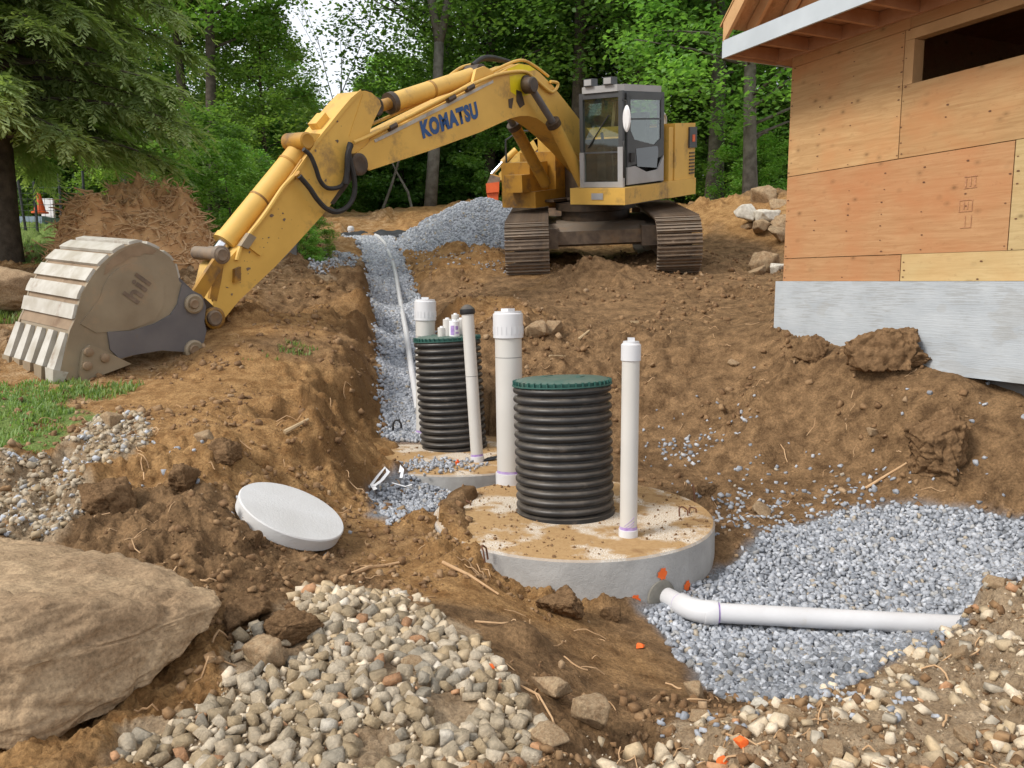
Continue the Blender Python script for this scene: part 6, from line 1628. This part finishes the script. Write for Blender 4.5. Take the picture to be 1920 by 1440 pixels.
for (px_, Y_, s_) in ((560, 36, .66), (606, 40, .54), (660, 37, .52), (705, 42, .85), (600, 47, .6), (650, 49, .62), (740, 46, 1.1), (520, 44, 1.1)):
    if lp_ is None: lp_ = plant_tree(ROUND, pxX(px_, Y_), Y_, lowl, rot=1, sc=s_, group=lowg)
    else: copy_tree(lp_, pxX(px_, Y_), Y_, px_ * .7, s_, lowl, lowg)
sp0 = {}
ul, ug = "leafy understorey shrub at the edge of the wood", "shrubs along the edge of the wood"
for i in range(74):
    Y_ = 27.5 + rd.uniform(0, 7) + (i % 2) * 3; px_ = -250 + i * 33 + rd.uniform(-20, 20)
    k = rd.randrange(3)
    if k not in sp0: sp0[k] = plant_tree(SHRUB[k], pxX(px_, Y_), Y_, ul, "shrub", "shrub", 0, 1, ug)
    else: copy_tree(sp0[k], pxX(px_, Y_), Y_, rd.uniform(0, 6), rd.uniform(.75, 1.5), ul, ug)
for (k, px_, Y_, s_, lab) in ((1, 430, 15.5, .52, "bright green bush between the root heap and the excavator arm"), (2, 395, 17.5, .7, "dark bush behind the excavator's bucket cylinder"), (1, 573, 13.9, .19, "low ferny bush beside the grey box"), (1, 590, 14.6, .2, "small ferny tuft at the edge of the pale gravel"),
                           (1, 205, 22, .55, "fresh green bush behind the root heap's left shoulder"), (2, 320, 21, .45, "dark bush behind the root heap's peak"), (0, 480, 22, .55, "bush behind the middle of the excavator arm"), (1, 1410, 24, .7, "fresh green bush above the rubble heap")):
    plant_tree(SHRUB[k], pxX(px_, Y_), Y_, lab, "bush", "bush", px_, s_)
# bare dead tree in the sky gap
dm = MB(); rdd = random.Random(2); X_ = pxX(640, 36); z_ = float(height(np.array([X_]), np.array([36.0]))[0])
def twig(p, d_, L, r, dep):
    q = p + d_ * L; dm.tube([p, p.lerp(q, .5) + Vector((rdd.uniform(-.05, .05), 0, 0)), q], [r, r * .8, r * .55], 5)
    if dep: 
        for _ in range(3):
            nd = (d_ + Vector((rdd.uniform(-.55, .55), rdd.uniform(-.4, .4), rdd.uniform(-.1, .35)))).normalized()
            twig(p.lerp(q, rdd.uniform(.5, 1)), nd, L * rdd.uniform(.45, .75), r * .5, dep - 1)
twig(Vector((X_, 36, z_)), Vector((.02, 0, 1)), 6.0, .05, 4)
tag(dm.build("dead_tree", MATS["bark_grey"], at=(X_, 36, z_)), "thin bare dead tree standing in the gap of white sky", "tree")
# two leaning bare saplings at the wood's edge, left of the trench head
for (pts, lab) in (([(775, 402, 26.8), (765, 360, 27), (745, 325, 27), (733, 300, 27), (722, 270, 27)], "bare leaning sapling in front of the wood below the lettering"), ([(718, 392, 27), (735, 345, 27), (748, 300, 27)], "thin bare stem crossing the leaning sapling")):
    P = [Vector(PY(*q)) for q in pts]
    tag(MB().tube(P, [.05, .045, .035, .025, .015][:len(P)], 6).build("sapling", MATS["bark_grey"], at=P[0]), lab, "sapling")

# ------------------------------------------------------------------ feathery evergreen at the upper left
def evergreen():
    x, y = pxX(-5, 12.6), 12.6; z = float(height(np.array([x]), np.array([y]))[0])
    t = empty("evergreen_tree", (x, y, z), "large feathery evergreen with drooping sprays at the picture's edge", "tree")
    m = MB(Matrix.Translation((x, y, z))); m.tube([(0, 0, -.3), (0, 0, .6), (.02, 0, 3), (0, .05, 7), (0, 0, 11)], [.34, .29, .25, .17, .06], 12)
    rng = np.random.default_rng(9); rd_ = random.Random(9); sprays = []
    for i in range(190):
        h = 1.9 + 9.0 * (i / 190) ** 1.1; an = i * 2.399 + rd_.uniform(-.3, .3)
        L = (3.15 - .16 * (h - 1.5)) * rd_.uniform(.75, 1.1)
        d = Vector((math.cos(an), math.sin(an), 0)); pts = []
        for k in range(6):
            s = k / 5; pts.append(Vector((0, 0, h)) + d * L * s + Vector((0, 0, .55 * s - .95 * s * s)))
        m.tube(pts, [.045, .04, .032, .024, .016, .008], 5)
        for k in range(int(18 + L * 22)):
            s = rd_.uniform(.18, 1.0); f = s * 5; j = min(4, int(f)); p = pts[j].lerp(pts[j + 1], f - j)
            side = d.cross(Vector((0, 0, 1))) * rd_.choice((-1, 1))
            dr = (d * rd_.uniform(.3, 1.0) + side * rd_.uniform(.1, 1.0) + Vector((0, 0, rd_.uniform(-.5, .12)))).normalized()
            sprays.append((p, dr, rd_.uniform(.34, .72) * (1.1 - .3 * s)))
    m.build("trunk", MATS["bark"], t)
    P = np.array([s[0][:] for s in sprays]); D = np.array([s[1][:] for s in sprays]); S = np.array([s[2] for s in sprays])
    Vs, Ts = [], []
    n = len(P); tint = rng.random(n)
    K = 20
    for k in range(K):                                     # flat fan of drooping leaflets along each spray
        s = (k + .5) / K; sgn = 1 if k % 2 else -1
        w_ = np.cross(D, np.array([0, 0, 1.0]) + rng.normal(size=(n, 3)) * .25); w_ /= np.linalg.norm(w_, axis=1)[:, None]
        o = P + D * (S * s)[:, None] + np.array([0, 0, -1]) * (S * .42 * s * s)[:, None]
        dirv = D * .75 + w_ * sgn * (.8 - .45 * s) + np.array([0, 0, -.28]) + rng.normal(size=(n, 3)) * .12
        dirv /= np.linalg.norm(dirv, axis=1)[:, None]
        ln_ = (S * (.42 - .22 * s) * rng.uniform(.8, 1.2, n))[:, None]; wd = np.cross(dirv, np.cross(D, w_)); wd /= np.linalg.norm(wd, axis=1)[:, None] + 1e-9
        wd = wd * (.010 + .017 * S)[:, None]
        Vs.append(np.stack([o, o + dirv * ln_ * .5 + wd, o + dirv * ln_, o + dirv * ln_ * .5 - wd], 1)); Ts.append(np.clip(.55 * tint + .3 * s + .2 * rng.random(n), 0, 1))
    V = np.stack(Vs, 1).reshape(-1, 3); T = np.repeat(np.stack(Ts, 1).reshape(-1), 4)
    i = np.arange(len(V) // 4)[:, None] * 4
    Fc = np.concatenate([i + np.array([[0, 1, 2]]), i + np.array([[0, 2, 3]])], 0)
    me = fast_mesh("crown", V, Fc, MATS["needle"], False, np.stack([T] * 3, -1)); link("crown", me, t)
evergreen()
# heap of uprooted earth and roots
rp_ = PY(232, 505, 12.6); rz = float(height(np.array([rp_[0]]), np.array([12.6]))[0])
rm_, ro, (RX, RY, RZ) = mound("root_heap", rp_[0] + .1, 12.9, 1.5, 1.25, .9, MATS["root_soil"], 44, .42, 12, 3.2)
rh = tag(link("root_heap", rm_, None, ro), "tall heap of orange earth and torn roots behind the bucket", "root heap")
rb = MB(Matrix.Translation(ro)); rd2 = random.Random(6)
for i in range(2300):
    a_ = int(40 * math.sqrt(rd2.random())); b_ = rd2.randrange(88)
    p = Vector((RX[a_, b_], RY[a_, b_], RZ[a_, b_])) - Vector(ro); out_ = Vector((p.x, p.y, .55)).normalized()
    L = rd2.uniform(.08, .34) * (1.6 if rd2.random() < .08 else 1); an = rd2.uniform(0, 6.28)
    d_ = (Vector((math.cos(an), math.sin(an), rd2.uniform(-.7, .5))) + out_ * .5).normalized(); pts = [p - d_ * .05]
    for k in range(3):
        pts.append(pts[-1] + d_ * L / 3); d_ = (d_ + Vector((rd2.uniform(-.5, .5), rd2.uniform(-.5, .5), rd2.uniform(-.5, .3)))).normalized()
    r_ = rd2.choice((.006, .008, .011, .016)) ; rb.tube(pts, [r_, r_, r_ * .8, r_ * .4], 4)
ro_ = rb.build("roots", MATS["root_wood"], rh); tag(ro_, kind="stuff")
# grass
def grass(poly, n, name, hmin, hmax, rng, bend=.5, mat="grass_blade"):
    p, _ = in_polygon_points(poly, n, rng, .35)
    k = vn(p[:, 0] * 3, p[:, 1] * 3, 77) + .6 * rng.random(len(p)) > -.05; p = p[k]; n = len(p)
    z = height(p[:, 0], p[:, 1]); b = np.column_stack([p, z - .005])
    h = rng.uniform(hmin, hmax, n)[:, None]; an = rng.random(n) * 6.283; d = np.stack([np.cos(an), np.sin(an), np.zeros(n)], -1); s = np.stack([-np.sin(an), np.cos(an), np.zeros(n)], -1) * (.0035 + .0012 * p[:, 1:2] ** .5)
    up = np.array([0, 0, 1.0])
    V = np.stack([b - s, b + s, b + d * h * bend * .35 + up * h * .6 + s * .7, b + d * h * bend * .35 + up * h * .6 - s * .7, b + d * h * bend + up * h * .95], 1).reshape(-1, 3)
    i = np.arange(n)[:, None] * 5
    Fc = np.concatenate([i + np.array([[0, 1, 2]]), i + np.array([[0, 2, 3]]), i + np.array([[3, 2, 4]])], 0)
    t = np.repeat(rng.random(n), 5)
    tag(link(name, fast_mesh(name, V, Fc, MATS[mat], False, np.stack([t] * 3, -1))), kind="stuff")
gr_ = np.random.default_rng(31)
grass(GRASS_PATCH, 5000, "grass", .015, .06, gr_)
grass(ground_poly([(110, 745), (160, 720), (300, 720), (230, 740), (160, 770), (120, 800)]), 1200, "grass_tufts", .02, .08, gr_)
grass(LAWN, 14000, "lawn_grass", .03, .10, gr_)
grass(ground_poly([(-60, 560), (40, 560), (60, 590), (20, 605), (-60, 600)]), 2500, "grass_tufts", .05, .16, gr_)
grass(ground_poly([(480, 650), (560, 645), (570, 665), (500, 675)]), 250, "grass_tufts", .02, .06, gr_)
# ------------------------------------------------------------------ beyond the evergreen: wire fence, sheeting, blocks
fy = 19.0; f0 = PY(-60, 440, fy)
fe = empty("wire_fence", (pxX(60, fy), fy, float(height(np.array([pxX(60, fy)]), np.array([fy]))[0])), "black wire mesh fence behind the evergreen trunk", "fence")
for px_ in (-60, -5, 48, 68, 115, 160):
    X_ = pxX(px_, fy); z_ = float(height(np.array([X_]), np.array([fy]))[0])
    MB().tube([(X_, fy, z_ - .2), (X_ - (.12 if px_ == 48 else 0), fy, z_ + 1.25)], .03, 8).build("fence_post", MATS["fence_metal"], fe)
m = MB(); xa_, xb_ = pxX(-60, fy), pxX(160, fy); za_ = fe.location.z
for k in range(9): m.tube([(xa_, fy - .03, za_ + .1 + k * .13), (xb_, fy - .03, za_ + .1 + k * .13)], .005, 4)
for k in range(22): m.tube([(xa_ + (xb_ - xa_) * k / 21, fy - .035, za_ + .05), (xa_ + (xb_ - xa_) * k / 21, fy - .035, za_ + 1.18)], .004, 4)
tag(m.build("wire_mesh", MATS["fence_metal"], fe), kind="stuff")
def far_box(name, px0, px1, py0, py1, Y, dep, mat, label, cat, bev=.02):
    a_, b_ = PY(px0, py1, Y), PY(px1, py0, Y); z_ = float(height(np.array([(a_[0] + b_[0]) / 2]), np.array([Y]))[0])
    m = MB(); m.box((a_[0], Y, min(a_[2], z_ - .05)), (b_[0], Y + dep, b_[2])); return tag(m.build(name, MATS[mat], at=((a_[0] + b_[0]) / 2, Y, z_)), label, cat)
def tapered(name, px, py0, py1, Y, w_, mat, label, cat):
    a_, b_ = PY(px, py1, Y), PY(px, py0, Y)
    m = MB(Matrix.Translation((a_[0], Y, a_[2]))); hh = b_[2] - a_[2]
    m.lathe([(0, 0), (w_, 0), (w_, .04), (w_ * .7, .06), (w_ * .2, hh), (0, hh)], 16)
    return tag(m.build(name, MATS[mat], at=(a_[0], Y, a_[2])), label, cat)
far_box("sheeted_stack", 28, 78, 405, 440, 21.5, 1.2, "faded_blue", "blue-grey sheeted stack behind the wire fence", "stack")
far_box("brick_block", 30, 45, 436, 449, 18.3, .25, "brick_far", "small brick-red block by the fence foot, nearest the evergreen trunk", "block")
far_box("brick_block", 50, 68, 426, 449, 20.4, .4, "brick_far", "larger pinkish brick block behind the fence foot", "block")
far_box("white_panel", 78, 98, 372, 405, 24, .1, "white_plastic", "pale panel glimpsed between the evergreen and the root heap", "panel")
tapered("traffic_cone", 75, 362, 400, 23, .22, "red_orange", "orange-red cone shape behind the wire fence", "cone")
